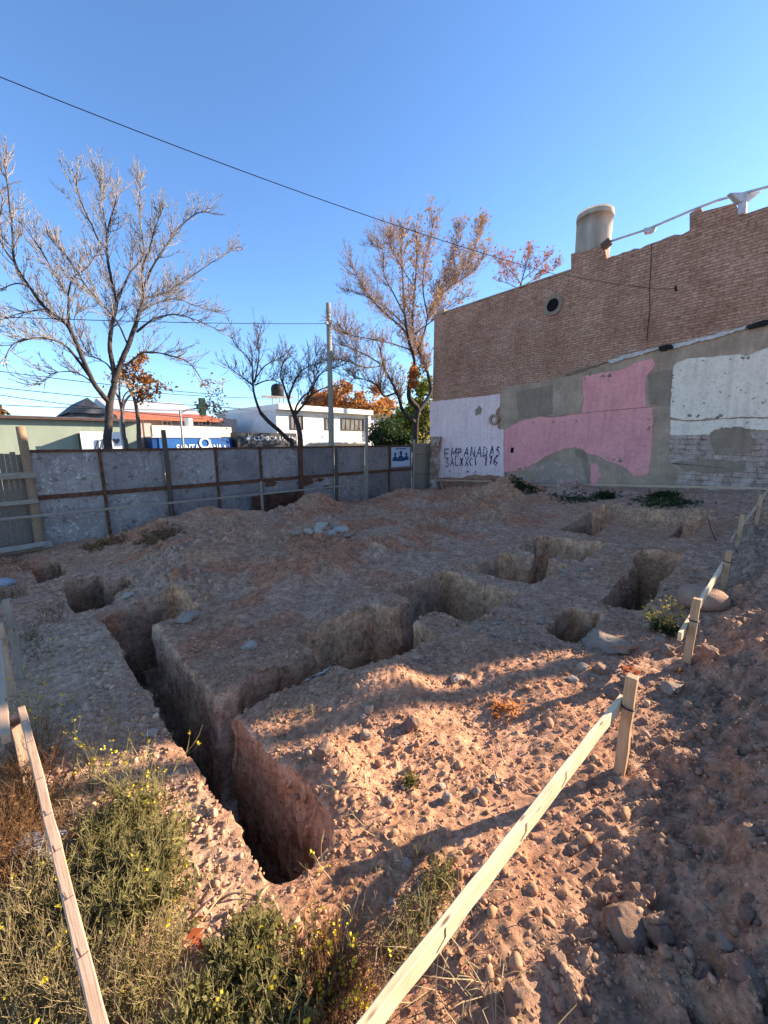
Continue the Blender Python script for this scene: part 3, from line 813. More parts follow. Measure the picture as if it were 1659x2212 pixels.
P, r, T = crumbs(380, .018, .040, (-.4, 4.2), (-3.2, .9), ICO2, 10, 3, 3.6); scatter('gravel', P, r, T, ICO2, 10, M['gravel'], 103)

P, r, T = crumbs(16000, .008, .034, (.3, 10.6), (-8.6, -.55), ICO1, 10, 4, 2.6, True); T = np.where((RNG.random(len(T)) < .4)[:, None], T * 1.35, T); scatter('gravel', P, r, T, ICO1, 10, M['gravel'], 105)

# stones bedded in the cut faces
me = GROUND.data; nv_ = len(me.polygons); pc = np.empty(nv_ * 3, np.float32); me.polygons.foreach_get('center', pc); pc = pc.reshape(-1, 3); pn = np.empty(nv_ * 3, np.float32); me.polygons.foreach_get('normal', pn); pn = pn.reshape(-1, 3)
ar = np.empty(nv_, np.float32); me.polygons.foreach_get('area', ar)
pa_ = (pc[:, 0] + pc[:, 1]) / R2; pb__ = (pc[:, 0] - pc[:, 1]) / R2
ok = (np.abs(pn[:, 2]) < .55) & (pc[:, 2] < .45) & (pc[:, 2] > -1.2) & (pa_ > 0) & (pa_ < 10.5) & (pb__ > -8.3) & (pb__ < -.6)
ix = np.nonzero(ok)[0]; wgt = ar[ix] / ar[ix].sum(); ch = RNG.choice(ix, 2600, p=wgt)
r_ = .007 * (1 - RNG.uniform(0, 1, 2600) * (1 - (.007 / .045) ** 2.4)) ** (-1 / 2.4)
tc_ = np.where((RNG.random(2600) < .3)[:, None], np.array((.40, .31, .23)), np.array((.40, .24, .145))) * RNG.uniform(.8, 1.2, (2600, 1))
scatter('embedded_stones', pc[ch] + pn[ch] * (r_ * .1)[:, None] + RNG.normal(size=(2600, 3)) * .006, r_, tc_, ICO1, 10, M['gravel'], 104)
# ------------------------------------------------------------------ brick building with the party wall on the right
BLD = thing('brick_building', 'tall brick building whose scarred party wall has pink, white and cement patches', 'building', (WC[0], WC[1], 0))
BLD.rotation_euler.z = math.atan2(WD[1], WD[0])
# local frame: x along the wall away from the street, y into the building, z up
def LP(s, zc, d=0.0): return Vector((s, -d, zc + H0))
def zpix(x, y): return 907.2 + x * .4531, 388.8 + y * .4531
def wl(x, y):
    """sighting in the survey sheet of the wall -> (s, z)"""
    return on_wall(*zpix(x, y))

def child(mb, name, mat, parent=BLD, **kw):
    me_o = mb.build(name, mat, None, **kw)
    me_o.parent = parent
    return me_o

S_END = 13.5
top = [wl(*p) for p in ((50, 655), (300, 573), (520, 499), (720, 432), (720, 352), (850, 320), (880, 316), (890, 375), (1080, 310), (1285, 240), (1285, 160), (1338, 128), (1347, 150), (1425, 130), (1498, 110), (1512, 128), (1520, 172), (1659, 125))]
top[0] = (0.0, top[0][1])
# crumbling top edge: brick-sized nibbles
prof = [top[0]]
for (s0, z0), (s1, z1) in zip(top[:-1], top[1:]):
    L = s1 - s0
    if L > .4:
        n = int(L / .13)
        for i in range(1, n):
            t = i / n; prof.append((s0 + L * t, z0 + (z1 - z0) * t + random.choice((0, 0, 0, -.02, .018, -.035))))
    prof.append((s1, z1))
prof += [(S_END - 1.9, top[-1][1] - .04), (S_END - 1.9, 5.75), (S_END, 5.7)]
mb = MB()
front = [LP(s, z) for s, z in [(0, -2.6)] + prof + [(S_END, -2.6)]]
mb.prism(front, Vector((0, .30, 0)))
wall_o = child(mb, 'wall', M['brick'])
me = wall_o.data; bm = bmesh.new(); bm.from_mesh(me); bmesh.ops.triangulate(bm, faces=[f for f in bm.faces if len(f.verts) > 4]); bm.to_mesh(me); bm.free()
mb = MB(); mb.hexa([LP(0.02, -2.3, -.31), LP(S_END - .02, -2.3, -.31), LP(S_END - .02, -2.3, -8.5), LP(.02, -2.3, -8.5), LP(.02, 4.3, -.31), LP(S_END - .02, 4.3, -.31), LP(S_END - .02, 4.3, -8.5), LP(.02, 4.3, -8.5)])
child(mb, 'rear_block', M['grey_wall'])
mb = MB(); mb.beam(LP(0.0, top[0][1] + .02, -.15), LP(top[3][0], top[3][1] + .02, -.15), .34, .05); mb.beam(LP(.12, top[0][1] + .10, -.1), LP(.5, top[0][1] + .10, -.1), .2, .12)
child(mb, 'coping', M['cement'], bevel=.01)

def ragged(pts, amp=.018, step=.03, seed=0):
    """outline in wall coordinates with a broken edge"""
    out = []; n = len(pts)
    for i in range(n):
        p = np.array(pts[i]); q = np.array(pts[(i + 1) % n]); L = np.linalg.norm(q - p); k = max(1, int(L / step))
        nn = np.array((-(q - p)[1], (q - p)[0])) / (L + 1e-9)
        for j in range(k):
            c = p + (q - p) * j / k
            w = 0 if amp == 0 else .6 * amp * float(n2(np.array(c[0] * 60 + seed), np.array(c[1] * 60), 9)) + float(n2(np.array(c[0] * 7 + seed), np.array(c[1] * 7), 7)) * amp + float(n2(np.array(c[0] * 26 + seed), np.array(c[1] * 26), 8)) * amp * .7
            out.append(tuple(c + nn * w))
    return out

def layer(name, pts, mat, d0, d1, amp=.018, seed=0, label=None, raw=False):
    P = [wl(*p) for p in pts] if not raw else pts
    P = ragged(P, amp * 1.5, .028, seed)
    mb = MB(); mb.prism([LP(s, z, d1) for s, z in P], Vector((0, d1 - d0, 0)))
    o = child(mb, name, mat)
    bm = bmesh.new(); bm.from_mesh(o.data); bmesh.ops.triangulate(bm, faces=[f for f in bm.faces if len(f.verts) > 4]); bmesh.ops.recalc_face_normals(bm, faces=bm.faces); bm.to_mesh(o.data); bm.free()
    if label: o['label'] = label
    return o
layer('cement_render', [(385, 1020), (395, 1000), (430, 985), (520, 972), (640, 945), (760, 915), (890, 870), (1020, 838), (1150, 805), (1400, 745), (1560, 715), (1659, 697), (1900, 640), (1900, 1560), (383, 1500), (383, 1180)], M['cement'], -.004, .016, .02, 1)
layer('white_plaster', [(49, 1058), (385, 1020), (384, 1075), (362, 1105), (372, 1180), (384, 1195), (384, 1412), (330, 1405), (300, 1410), (262, 1403), (235, 1408), (200, 1422), (150, 1415), (100, 1420), (49, 1420)], M['white_plaster'], -.004, .022, .006, 2, 'lilac white plaster with dark lettering')
layer('white_plaster', [(384, 1190), (402, 1188), (402, 1440), (384, 1440)], M['white_plaster'], .014, .05, .003, 3, 'narrow white strip')
layer('grey_patch', [(262, 1098), (285, 1075), (298, 1095), (292, 1115), (268, 1126)], M['cement_dark'], .02, .026, .01, 4)
layer('pink_plaster', [(404, 1195), (430, 1178), (480, 1150), (560, 1130), (640, 1133), (700, 1122), (770, 1110), (785, 1050), (775, 985), (776, 945), (800, 932), (880, 918), (980, 903), (1010, 877), (1110, 852), (1124, 872), (1115, 900), (1082, 935), (1074, 980), (1080, 1079), (1110, 1082), (1111, 1180), (1104, 1300), (1091, 1395), (1050, 1414), (1020, 1408), (985, 1375), (940, 1352), (890, 1335), (840, 1310), (800, 1303), (770, 1282), (740, 1275), (690, 1282), (640, 1300), (600, 1320), (560, 1345), (520, 1368), (490, 1385), (450, 1388), (404, 1392)], M['pink'], .012, .030, .007, 5, 'big pink plaster field')
layer('pink_plaster', [(545, 1385), (600, 1352), (650, 1345), (700, 1352), (760, 1375), (792, 1410), (800, 1468), (640, 1462), (548, 1440)], mat_plaster('worn_pink_plaster', (.64, .36, .29), (.50, .32, .24), (.36, .27, .19), wear=.85), .012, .021, .03, 6, 'worn pink patch under the arch')
layer('pink_plaster', [(815, 1345), (852, 1357), (862, 1400), (855, 1440), (838, 1468), (818, 1460), (806, 1400)], M['pink'], .012, .021, .015, 7, 'small pink remnant')
layer('grey_patch', [(740, 1288), (775, 1285), (800, 1310), (795, 1330), (760, 1325)], M['cement_dark'], .028, .036, .02, 8)
layer('cement_render', [(775, 1330), (800, 1335), (815, 1380), (812, 1468), (795, 1468), (790, 1400), (770, 1360)], M['cement_dark'], .012, .024, .015, 9, 'dark mortar streak')
layer('grey_patch', [(1090, 925), (1200, 905), (1200, 1075), (1095, 1075)], M['cement_dark'], .012, .020, .008, 10)
layer('grey_patch', [(460, 1010), (635, 975), (635, 1120), (470, 1138)], M['cement_dark'], .012, .019, .008, 11)
layer('white_plaster', [(1210, 890), (1230, 868), (1280, 852), (1400, 842), (1520, 832), (1560, 842), (1600, 822), (1659, 800), (1900, 740), (1900, 1120), (1659, 1131), (1560, 1128), (1490, 1132), (1440, 1136), (1370, 1133), (1345, 1145), (1260, 1144), (1195, 1130), (1200, 1000)], M['white_plaster2'], .012, .034, .007, 12, 'peeling white plaster sheet with dark scratches')
layer('white_plaster', [(1195, 1146), (1262, 1150), (1350, 1150), (1440, 1142), (1659, 1138), (1900, 1132), (1900, 1190), (1659, 1195), (1560, 1182), (1500, 1180), (1400, 1195), (1388, 1214), (1195, 1216)], M['white_plaster2'], .012, .028, .010, 13, 'narrow white plaster band')
layer('painted_bricks', [(1190, 1216), (1390, 1216), (1900, 1194), (1900, 1530), (1225, 1470), (1238, 1385), (1190, 1345)], M['brick_paint'], .012, .026, .006, 14, 'pale washed brick courses')
layer('grey_patch', [(1395, 1200), (1440, 1188), (1500, 1181), (1565, 1185), (1596, 1240), (1590, 1300), (1500, 1312), (1400, 1306), (1385, 1250)], M['cement_dark'], .02, .033, .02, 15)
layer('grey_patch', [(1200, 1345), (1380, 1335), (1560, 1338), (1560, 1385), (1400, 1400), (1290, 1388), (1240, 1372)], M['cement_dark'], .02, .033, .02, 16)
layer('roof_scar', [(890, 868), (960, 842), (1080, 812), (1150, 795), (1152, 808), (1080, 828), (980, 856), (920, 876)], M['flash'], .0, .07, .012, 17)
layer('roof_scar', [(1205, 790), (1300, 766), (1380, 745), (1560, 697), (1563, 712), (1380, 762), (1300, 782), (1212, 803)], M['flash'], .0, .07, .012, 18)
layer('tar_strip', [(1143, 798), (1165, 790), (1205, 788), (1214, 800), (1180, 808), (1160, 822), (1146, 815)], M['tar'], .0, .10, .015, 19)
layer('tar_strip', [(1563, 698), (1590, 690), (1659, 672), (1800, 640), (1800, 655), (1659, 690), (1600, 704), (1575, 710)], M['tar'], .0, .10, .015, 20)
layer('tar_strip', [(690, 935), (760, 905), (830, 885), (888, 862), (892, 872), (830, 893), (760, 916)], M['cement_dark'], .0, .05, .015, 21)
# chips knocked out of the paint along the broken edges
rc = random.Random(77)
chips = []
for (x, y, n, sx_c, sy_c, r) in ((860, 935, 9, 75, 12, 7), (1095, 1150, 3, 6, 60, 6), (930, 1325, 5, 40, 14, 8), (480, 1370, 3, 30, 12, 7), (1330, 1128, 6, 110, 6, 7), (1205, 1010, 5, 4, 90, 6), (1540, 850, 4, 60, 8, 8), (240, 1395, 4, 110, 8, 7), (640, 1150, 4, 120, 8, 6)):
    for _ in range(n): chips.append((x + rc.uniform(-sx_c, sx_c), y + rc.uniform(-sy_c, sy_c), r * rc.uniform(.5, 1.5)))
for i, (x, y, r) in enumerate(chips):
    layer('chip', [(x + r * rc.uniform(.7, 1.5) * math.cos(q), y + r * rc.uniform(.4, .9) * math.sin(q)) for q in [k * math.pi / 4 for k in range(8)]], M['cement_dark'], .030, .0365 if x > 1180 or x < 400 else .0335, .008, 50 + i)
# round flue mouths, square socket
def flue(x, y, r0, r1, dep, mat):
    s, z = wl(x, y)
    mb = MB(); mb.ring(LP(s, z, .012), (0, -1, 0), r1, r0, dep, 28, .03); o = child(mb, 'flue_collar', mat)
    mb = MB(); mb.ring(LP(s, z, -.10), (0, -1, 0), r1 * .96, r1 * 1.0, .118, 24); mb.cyl(LP(s, z, .004), LP(s, z, .007), r1, n=24); child(mb, 'flue_mouth', M['hole'])
flue(635, 598, .30, .185, .03, M['cement_dark'])
flue(357, 1142, .19, .115, .09, M['cement'])
s, z = wl(442, 1288); mb = MB(); mb.hexa([LP(s - .06, z - .09, .031), LP(s + .06, z - .09, .031), LP(s + .06, z - .09, .0), LP(s - .06, z - .09, .0), LP(s - .06, z + .09, .031), LP(s + .06, z + .09, .031), LP(s + .06, z + .09, .0), LP(s - .06, z + .09, .0)])
child(mb, 'wall_socket', M['hole'])
# plank ledge seam across the pink field
a0 = LP(*wl(405, 1128), .032); mb = MB(); mb.tube([LP(*wl(600, 1130), .033), LP(*wl(860, 1103), .033), LP(*wl(1108, 1081), .033)], .008, 5); child(mb, 'seam', M['cement_dark'])

# sprayed lettering on the lilac plaster
STROKE = {'E': [((0, 0), (0, 1)), ((0, 1), (.6, 1)), ((0, .52), (.5, .52)), ((0, 0), (.6, 0))], 'M': [((0, 0), (.02, 1)), ((.02, 1), (.34, .4)), ((.34, .4), (.66, 1)), ((.66, 1), (.68, 0))],
 'P': [((0, 0), (0, 1)), ((0, 1), (.45, .95)), ((.45, .95), (.5, .6)), ((.5, .6), (0, .46))], 'A': [((0, 0), (.3, 1)), ((.3, 1), (.6, 0)), ((.12, .35), (.48, .35))], 'N': [((0, 0), (0, 1)), ((0, 1), (.55, 0)), ((.55, 0), (.55, 1))],
 'D': [((0, 0), (0, 1)), ((0, 1), (.4, .85)), ((.4, .85), (.52, .5)), ((.52, .5), (.4, .12)), ((.4, .12), (0, 0))], 'S': [((.55, .9), (.2, 1)), ((.2, 1), (.03, .75)), ((.03, .75), (.5, .42)), ((.5, .42), (.45, .08)), ((.45, .08), (0, .05))],
 'L': [((0, 1), (0, 0)), ((0, 0), (.5, .02))], 'X': [((0, 0), (.5, 1)), ((0, 1), (.5, 0))], 'C': [((.5, .9), (.15, .95)), ((.15, .95), (0, .5)), ((0, .5), (.15, .05)), ((.15, .05), (.5, .1))], 'I': [((.2, 0), (.2, 1))], '1': [((.05, .75), (.25, 1)), ((.25, 1), (.25, 0))],
 '6': [((.45, .95), (.1, .6)), ((.1, .6), (.02, .2)), ((.02, .2), (.25, 0)), ((.25, 0), (.48, .22)), ((.48, .22), (.25, .48)), ((.25, .48), (.05, .3))]}
def wall_text(txt, x0, y0, x1, y1, size, seed):
    """brushed capitals: each letter a few uneven strokes"""
    rnd = random.Random(seed); n = len(txt)
    for i, ch in enumerate(txt):
        if ch == ' ': continue
        t = i / max(1, n - 1); s, z = wl(x0 + (x1 - x0) * t, y0 + (y1 - y0) * t); z += rnd.uniform(-.025, .025); s -= .25 * size; k = size * rnd.uniform(.9, 1.12); sl = rnd.uniform(-.12, .12)
        mb = MB(); lay = 0
        for (p, q) in STROKE[ch]:
            j = lambda: rnd.uniform(-.04, .04)
            ax, az, bx, bz = p[0] + j(), p[1] + j(), q[0] + j(), q[1] + j(); ax += sl * az; bx += sl * bz
            A = np.array((s + ax * k * .9, z + az * k)); B = np.array((s + bx * k * .9, z + bz * k)); d = (B - A) / (np.linalg.norm(B - A) + 1e-6); nn = np.array((-d[1], d[0])); w0, w1 = rnd.uniform(.020, .034), rnd.uniform(.016, .030)
            A = A - d * .012; B = B + d * .012; dd = .0240 + lay * .0009; lay += 1
            P = [A - nn * w0, B - nn * w1, B + nn * w1, A + nn * w0]
            mb.prism([LP(c[0], c[1], .0215) for c in P], Vector((0, -(dd - .0215), 0)))
        child(mb, 'letter', M['graf'])
wall_text('EMPANADAS', 128, 1324, 374, 1314, .34, 3)
wall_text('SALXXCI 116', 132, 1366, 362, 1356, .30, 4)

# loose cables on the wall face
t = Tubes(); t.add([LP(*wl(*p), .03) for p in ((1105, 305), (1103, 400), (1096, 520), (1098, 620), (1088, 700), (1084, 768))], .008, 4); t.add([LP(*wl(*p), .02) for p in ((690, 452), (900, 492), (1130, 520), (1212, 518), (1230, 528))], .0045, 4)
V = np.concatenate(t.V); o = np_mesh('wall_cable', V, np.concatenate(t.F), M['wire']); o.parent = BLD
t = Tubes(); t.add([LP(*wl(*p), .012) for p in ((1222, 505), (1217, 515), (1224, 530))], .02, 4); o = np_mesh('bracket', np.concatenate(t.V), np.concatenate(t.F), M['hole']); o.parent = BLD

def onwall(s, zc, d=0.0): return BLD.matrix_world @ LP(s, zc, d)
bpy.context.view_layer.update()
# water tank standing on its brick plinth
s0, zt = wl(725, 338); s1, _ = wl(893, 338)
sc = (s0 + s1) / 2 - .10; base_z = wl(800, 335)[1]
TR = .475
tank_c = onwall(sc, base_z - .03, -.42)
TK = thing('water_tank', 'pale cylindrical water tank standing on top of the brick party wall', 'water tank', tank_c)
hgt = 1.06
def lathe(name, prof, mat, parent, c, n=40):
    V = []; F = []
    for r, z in prof:
        for i in range(n):
            q = 2 * math.pi * i / n; V.append((c[0] + r * math.cos(q), c[1] + r * math.sin(q), c[2] + z))
    for k in range(len(prof) - 1):
        for i in range(n): F.append((k * n + i, k * n + (i + 1) % n, (k + 1) * n + (i + 1) % n, (k + 1) * n + i))
    return np_mesh(name, V, np.array(F), mat, parent, True)
lathe('tank_shell', [(.0, 0), (TR * .93, 0), (TR * .95, .05), (TR * .97, .6), (TR, 1.1), (TR * 1.0, hgt - .12), (TR * 1.012, hgt - .11), (TR * 1.015, hgt - .02), (TR * 1.005, hgt), (TR * .96, hgt), (TR * .95, hgt - .05), (0, hgt - .05)], M['tank'], TK, tank_c)
lathe('tank_lid', [(TR * .97, hgt - .03), (TR * .9, hgt + .015), (TR * .4, hgt + .05), (0, hgt + .055)], M['cement_dark'], TK, tank_c)
# pipe run over the roof
pz = [(905, 292), (1050, 245), (1110, 222), (1290, 145), (1420, 95), (1540, 62), (1659, 30), (1900, -50)]
PIPE = thing('roof_pipe', 'pale pipe running level above the stepped top of the brick wall', 'pipe', onwall(*wl(905, 292), -.25))
# keep the pipe a real straight run: same setback from the wall face all along
path = [onwall(*wl(*p), -.02) for p in pz]
mb = MB(); mb.tube(path, .028, 8); mb.build('pipe_run', M['pipe'], PIPE, smooth=True)
mb = MB(); c = onwall(*wl(1095, 238), -.02); mb.hexa([c + Vector(p) for p in ((-.11, -.06, -.09), (.09, -.06, -.07), (.1, .06, -.07), (-.1, .06, -.09), (-.16, -.05, .05), (.15, -.05, .05), (.14, .05, .05), (-.15, .05, .05))]); mb.build('lagging', M['pipe'], PIPE, bevel=.02)
mb = MB(); c = onwall(*wl(1540, 72), -.02); d = onwall(*wl(1535, 165), -.02); mb.beam(c, d, .14, .14); mb.hexa([c + Vector(p) for p in ((-.09, -.08, -.16), (.09, -.08, -.16), (.09, .08, -.16), (-.09, .08, -.16), (-.34, -.06, .03), (.36, -.06, .06), (.36, .06, .06), (-.34, .06, .03))]); mb.build('pipe_support', M['pipe'], PIPE, bevel=.02)
mb = MB(); mb.beam(onwall(*wl(868, 322), -.02), onwall(*wl(908, 288), -.02), .17, .17); mb.build('end_block', M['dark_wood'], PIPE, bevel=.01)

# ------------------------------------------------------------------ street fence
FB = -10.2
def fa(u, v): return on_b(u, v, FB)[0]
def fz(u, v): return on_b(u, v, FB)[2]
FEN = thing('metal_fence', 'rusty fence of flaking blue-grey metal sheets between the lot and the street', 'fence', W(6, FB, -2.1))
posts = [((42, 922), (86, 1185), 'wood'), ((213, 968), (240, 1168), 'rust'), ((348, 929), (371, 1132), 'dark'), ((463, 966), (477, 1112), 'rust'), ((559, 966), (571, 1110), 'rust'),
         ((641, 952), (652, 1096), 'rustpole'), ((719, 965), (726, 1085), 'dark'), ((785, 903), (790, 1072), 'pale'), ((837, 964), (842, 1066), 'rust'), ((886, 950), (892, 1063), 'pale')]
ztop = fz(480, 966)
xs = []
for (ut, vt), (ub, vb), kind in posts:
    tt = (1020 - vt) / (vb - vt); a = fa(ut + (ub - ut) * tt, 1020); xs.append(a)
    zt = max(ztop + .0, fz(ut, vt)); bot = -2.3
    if kind == 'rust': timber('fence_post', W(a, FB + .03, bot), W(a, FB + .03, ztop + .01), .055, .05, M['rust'], FEN, up=Vector((1, -1, 0)))
    else:
        mat = {'wood': M['post_wood'], 'dark': M['dark_wood'], 'rustpole': M['rust'], 'pale': M['grey_wood']}[kind]
        r = {'wood': .075, 'dark': .055, 'rustpole': .06, 'pale': .05}[kind]
        P = spline([W(a, FB + .09, bot), W(a + .02, FB + .085, -1.2), W(a + .01, FB + .09, zt)], 6)
        t = Tubes(); t.add(list(P) + [P[-1] + np.array((0, 0, .008))], list(np.linspace(r * 1.12, r * .95, len(P))) + [.004], 10)
        t.build('fence_post', mat, FEN)
zmid_l = fz(150, 1070); zmid = zmid_l
rows = [(ztop - .03, zmid + .02), (zmid - .02, -2.35)]
for i in range(len(xs) - 1):
    a0, a1 = xs[i] + .02, xs[i + 1] - .02
    for k, (z1, z0) in enumerate(rows):
        if i == len(xs) - 2 and k == 0: pass
        # a slightly buckled sheet
        na, nz = 14, 10; V = []; F = []
        for q in range(2):
            for ii in range(na + 1):
                for jj in range(nz + 1):
                    a = a0 + (a1 - a0) * ii / na; z = z0 + (z1 - z0) * jj / nz
                    bul = .022 * float(n2(np.array(a * 1.7 + k * 9), np.array(z * 1.7 + i * 3), 5)) * math.sin(math.pi * ii / na)
                    V.append(W(a, FB + bul - q * .004, z))
        m = (na + 1) * (nz + 1)
        for ii in range(na):
            for jj in range(nz):
                p = ii * (nz + 1) + jj; F.append((p, p + nz + 1, p + nz + 2, p + 1)); F.append((m + p, m + p + 1, m + p + nz + 2, m + p + nz + 1))
        np_mesh('sheet_panel', V, np.array(F), M['sheet'], FEN, True)
        for zz, hh in ((z1, .035), (z0, .035)):
            if k == 0 or zz == z1:
                timber('rail', W(a0, FB + .025, zz), W(a1, FB + .025, zz), .03, .05, M['rust'], FEN)
# rusty corrugated patch leaning at the foot
a0, a1 = fa(541, 1095), fa(651, 1090); z1 = fz(595, 1066)
n = 46; V = []; F = []
for i in range(n + 1):
    z = -2.35 + (z1 + 2.35) * i / n
    for a in (a0, a1): V.append(W(a, FB + .13 + .012 * math.sin(i * 1.55), z + .02 * (a - a0)))
for i in range(n): F.append((2 * i, 2 * i + 1, 2 * i + 3, 2 * i + 2))
np_mesh('corrugated_patch', V, np.array(F), M['rust_corr'], FEN, True)
for (u, v, r, sd) in ((583, 1044, .16, 1), (662, 1040, .22, 2), (705, 1052, .13, 4), (690, 1036, .12, 5)):   # rusted-through scabs
    c = W(fa(u, v), FB + .028, fz(u, v)); pts = []
    for k in range(16):
        q = k * math.pi / 8; rr = r * (1 + .45 * float(n2(np.array(k * .9 + sd * 7), np.array(sd * 1.3), 3)))
        pts.append(c + Vector((1 / R2, 1 / R2, 0)) * rr * math.cos(q) * 1.2 + Vector((0, 0, 1)) * rr * .5 * math.sin(q))
    mb = MB(); mb.prism(pts, Vector((1, -1, 0)) * .003); mb.build('rust_patch', M['rust'], FEN)
# notice fixed to the last panel
a0, a1 = fa(843, 985), fa(883, 985); zt, zb = fz(862, 966), fz(862, 1008)
PO = thing('poster', 'white notice with three blue busts pasted on the last fence panel', 'poster', W((a0 + a1) / 2, FB + .05, zb))
mb = MB(); mb.lotbox(a0, a1, FB + .045, FB + .056, zb, zt); mb.build('poster_sheet', M['paper'], PO)
wd, ht = a1 - a0, zt - zb
def bust(cx, cz, sc):
    pts = []
    for (x, y) in ((-.5, 0), (-.48, .35), (-.30, .52), (-.12, .58), (-.12, .66), (-.2, .78), (-.19, .95), (-.08, 1.08), (.08, 1.08), (.19, .95), (.2, .78), (.12, .66), (.12, .58), (.30, .52), (.48, .35), (.5, 0)):
        pts.append(W(a0 + wd * cx + x * sc, FB + .058, zb + ht * cz + y * sc))
    return pts
for cx, cz, s_ in ((.20, .30, .30), (.50, .28, .37), (.80, .32, .28)):
    mb = MB(); mb.prism(bust(cx, cz, s_), Vector((1, -1, 0)) * .002); mb.build('portrait', M['poster_blue'], PO)
mb = MB()
for k in range(1): mb.lotbox(a0 + wd * .2, a0 + wd * .8, FB + .0565, FB + .0585, zt - ht * .10, zt - ht * .055)
mb.build('headline', M['poster_blue'], PO)

# plank gate left of the sheets
PG = thing('plank_gate', 'grey vertical planks with nailed cross boards at the left fence end', 'gate', W(-.6, FB, -2.1))
mb = MB(); a = -2.4; aend = xs[0] - .03; rr = random.Random(5)
ztg = fz(30, 978)
while a < aend:
    w = rr.uniform(.075, .11); mb.lotbox(a, min(a + w - rr.choice((.0015, .0015, .002, .006)), aend), FB - .01 + rr.uniform(-.008, .008), FB + .012, -2.35, ztg + rr.uniform(-.04, .03)); a += w
mb.build('planks', M['plank_wood'], PG)
for (v0, u1, v1, h, lab) in ((1028, 79, 1026, .12, None), (1087, 82, 1083, .08, None)):
    z = fz(60, v1); timber('cross_board', W(-2.3, FB + .17, z), W(fa(u1, v1), FB + .17, z + .01), .03, h, M['grey_wood'], PG)
PL = thing('wooden_plank', 'long grey plank leaning low against the foot of the plank gate', 'plank', W(-.5, FB + .5, -2.05))
timber('board', W(-1.2, FB + .45, -2.02), W(.55, FB + .55, -1.98), .16, .04, M['grey_wood'], PL, up=Vector((.5, -.5, 1)))
timber('board', W(-1.0, FB + .53, -2.0), W(.45, FB + .62, -1.94), .12, .03, M['grey_wood'], PL, up=Vector((.5, -.5, 1)))

# reed gate between fence and wall
RG = thing('reed_gate', 'narrow grey reed gate between the fence end and the broken pillar', 'gate', W(12.5, FB, -2.1))
mb = MB(); a = xs[-1] + .08
zr = fz(910, 957)
while a < 13.05:
    w = rr.uniform(.03, .045); mb.cyl(W(a, FB + rr.uniform(-.01, .01), -2.3), W(a, FB + rr.uniform(-.01, .01), zr + rr.uniform(-.05, .04)), w / 2, n=6); a += w
mb.build('reeds', M['reed'], RG)
for z in (-.55, -1.35): timber('cross_bar', W(xs[-1] + .08, FB + .04, z), W(13.0, FB + .04, z), .03, .04, M['grey_wood'], RG)

# broken gate pillar at the wall corner
s_p = .42; PP = thing('gate_pillar', 'broken brick gate pillar with gouged holes at the wall corner', 'pillar', (*WW(s_p, -2.1, .3).xy, 0))
prof_z = np.linspace(-2.3, on_wall(940, 943)[1] * .97, 46); V = []; F = []
n = 20
for zi in prof_z:
    for i in range(n):
        q = 2 * math.pi * i / n; cx, cy = math.cos(q), math.sin(q); m = max(abs(cx), abs(cy)); x, y = cx / m * .17, cy / m * .16
        g1 = .13 * math.exp(-((zi + .55) / .14) ** 2) + .15 * math.exp(-((zi + 1.42) / .17) ** 2) + .05 * math.exp(-((zi + .95) / .2) ** 2)
        f = 1 - (g1 / .17) * (1 if x > 0 else .1) * (1 if y > -.1 else .6) + .06 * float(n2(np.array(q * 2.2), np.array(zi * 6.), 3))
        if zi > prof_z[-1] - .12: f *= 1.15
        V.append(WW(s_p + x * f, zi, .22 - y * f))
for k in range(len(prof_z) - 1):
    for i in range(n): F.append((k * n + i, k * n + (i + 1) % n, (k + 1) * n + (i + 1) % n, (k + 1) * n + i))
V.append(WW(s_p, prof_z[-1], .22)); k = (len(prof_z) - 1) * n
FT = np.array([(k + i, k + (i + 1) % n, len(V) - 1) for i in range(n)])
np_mesh('pillar_core', V, [np.array(F), FT], mat_plaster('pillar_render', (.62, .48, .38), (.46, .35, .27), (.30, .16, .10), wear=.75, scale=5), PP, True)
timber('prop_stick', WW(s_p + .25, -.98, .42), WW(s_p + .95, -2.05, .75), .03, .03, M['grey_wood'], PP)

# unseen post added past the wall end to shadow a strip of the block
pb0 = onwall(S_END + .34, -2.6, -.3); RP = thing('shadow_post', 'unseen thin post added beyond the end of the brick wall to cast a shadow', 'post', Vector((pb0.x, pb0.y, 0)))
mb = MB(); mb.cyl(pb0, Vector((pb0.x, pb0.y, 6.4)), .085, n=10); mb.cyl(Vector((pb0.x, pb0.y, 6.4)), Vector((pb0.x, pb0.y, 6.5)), .13, n=10); mb.build('shaft', M['steel'], RP)
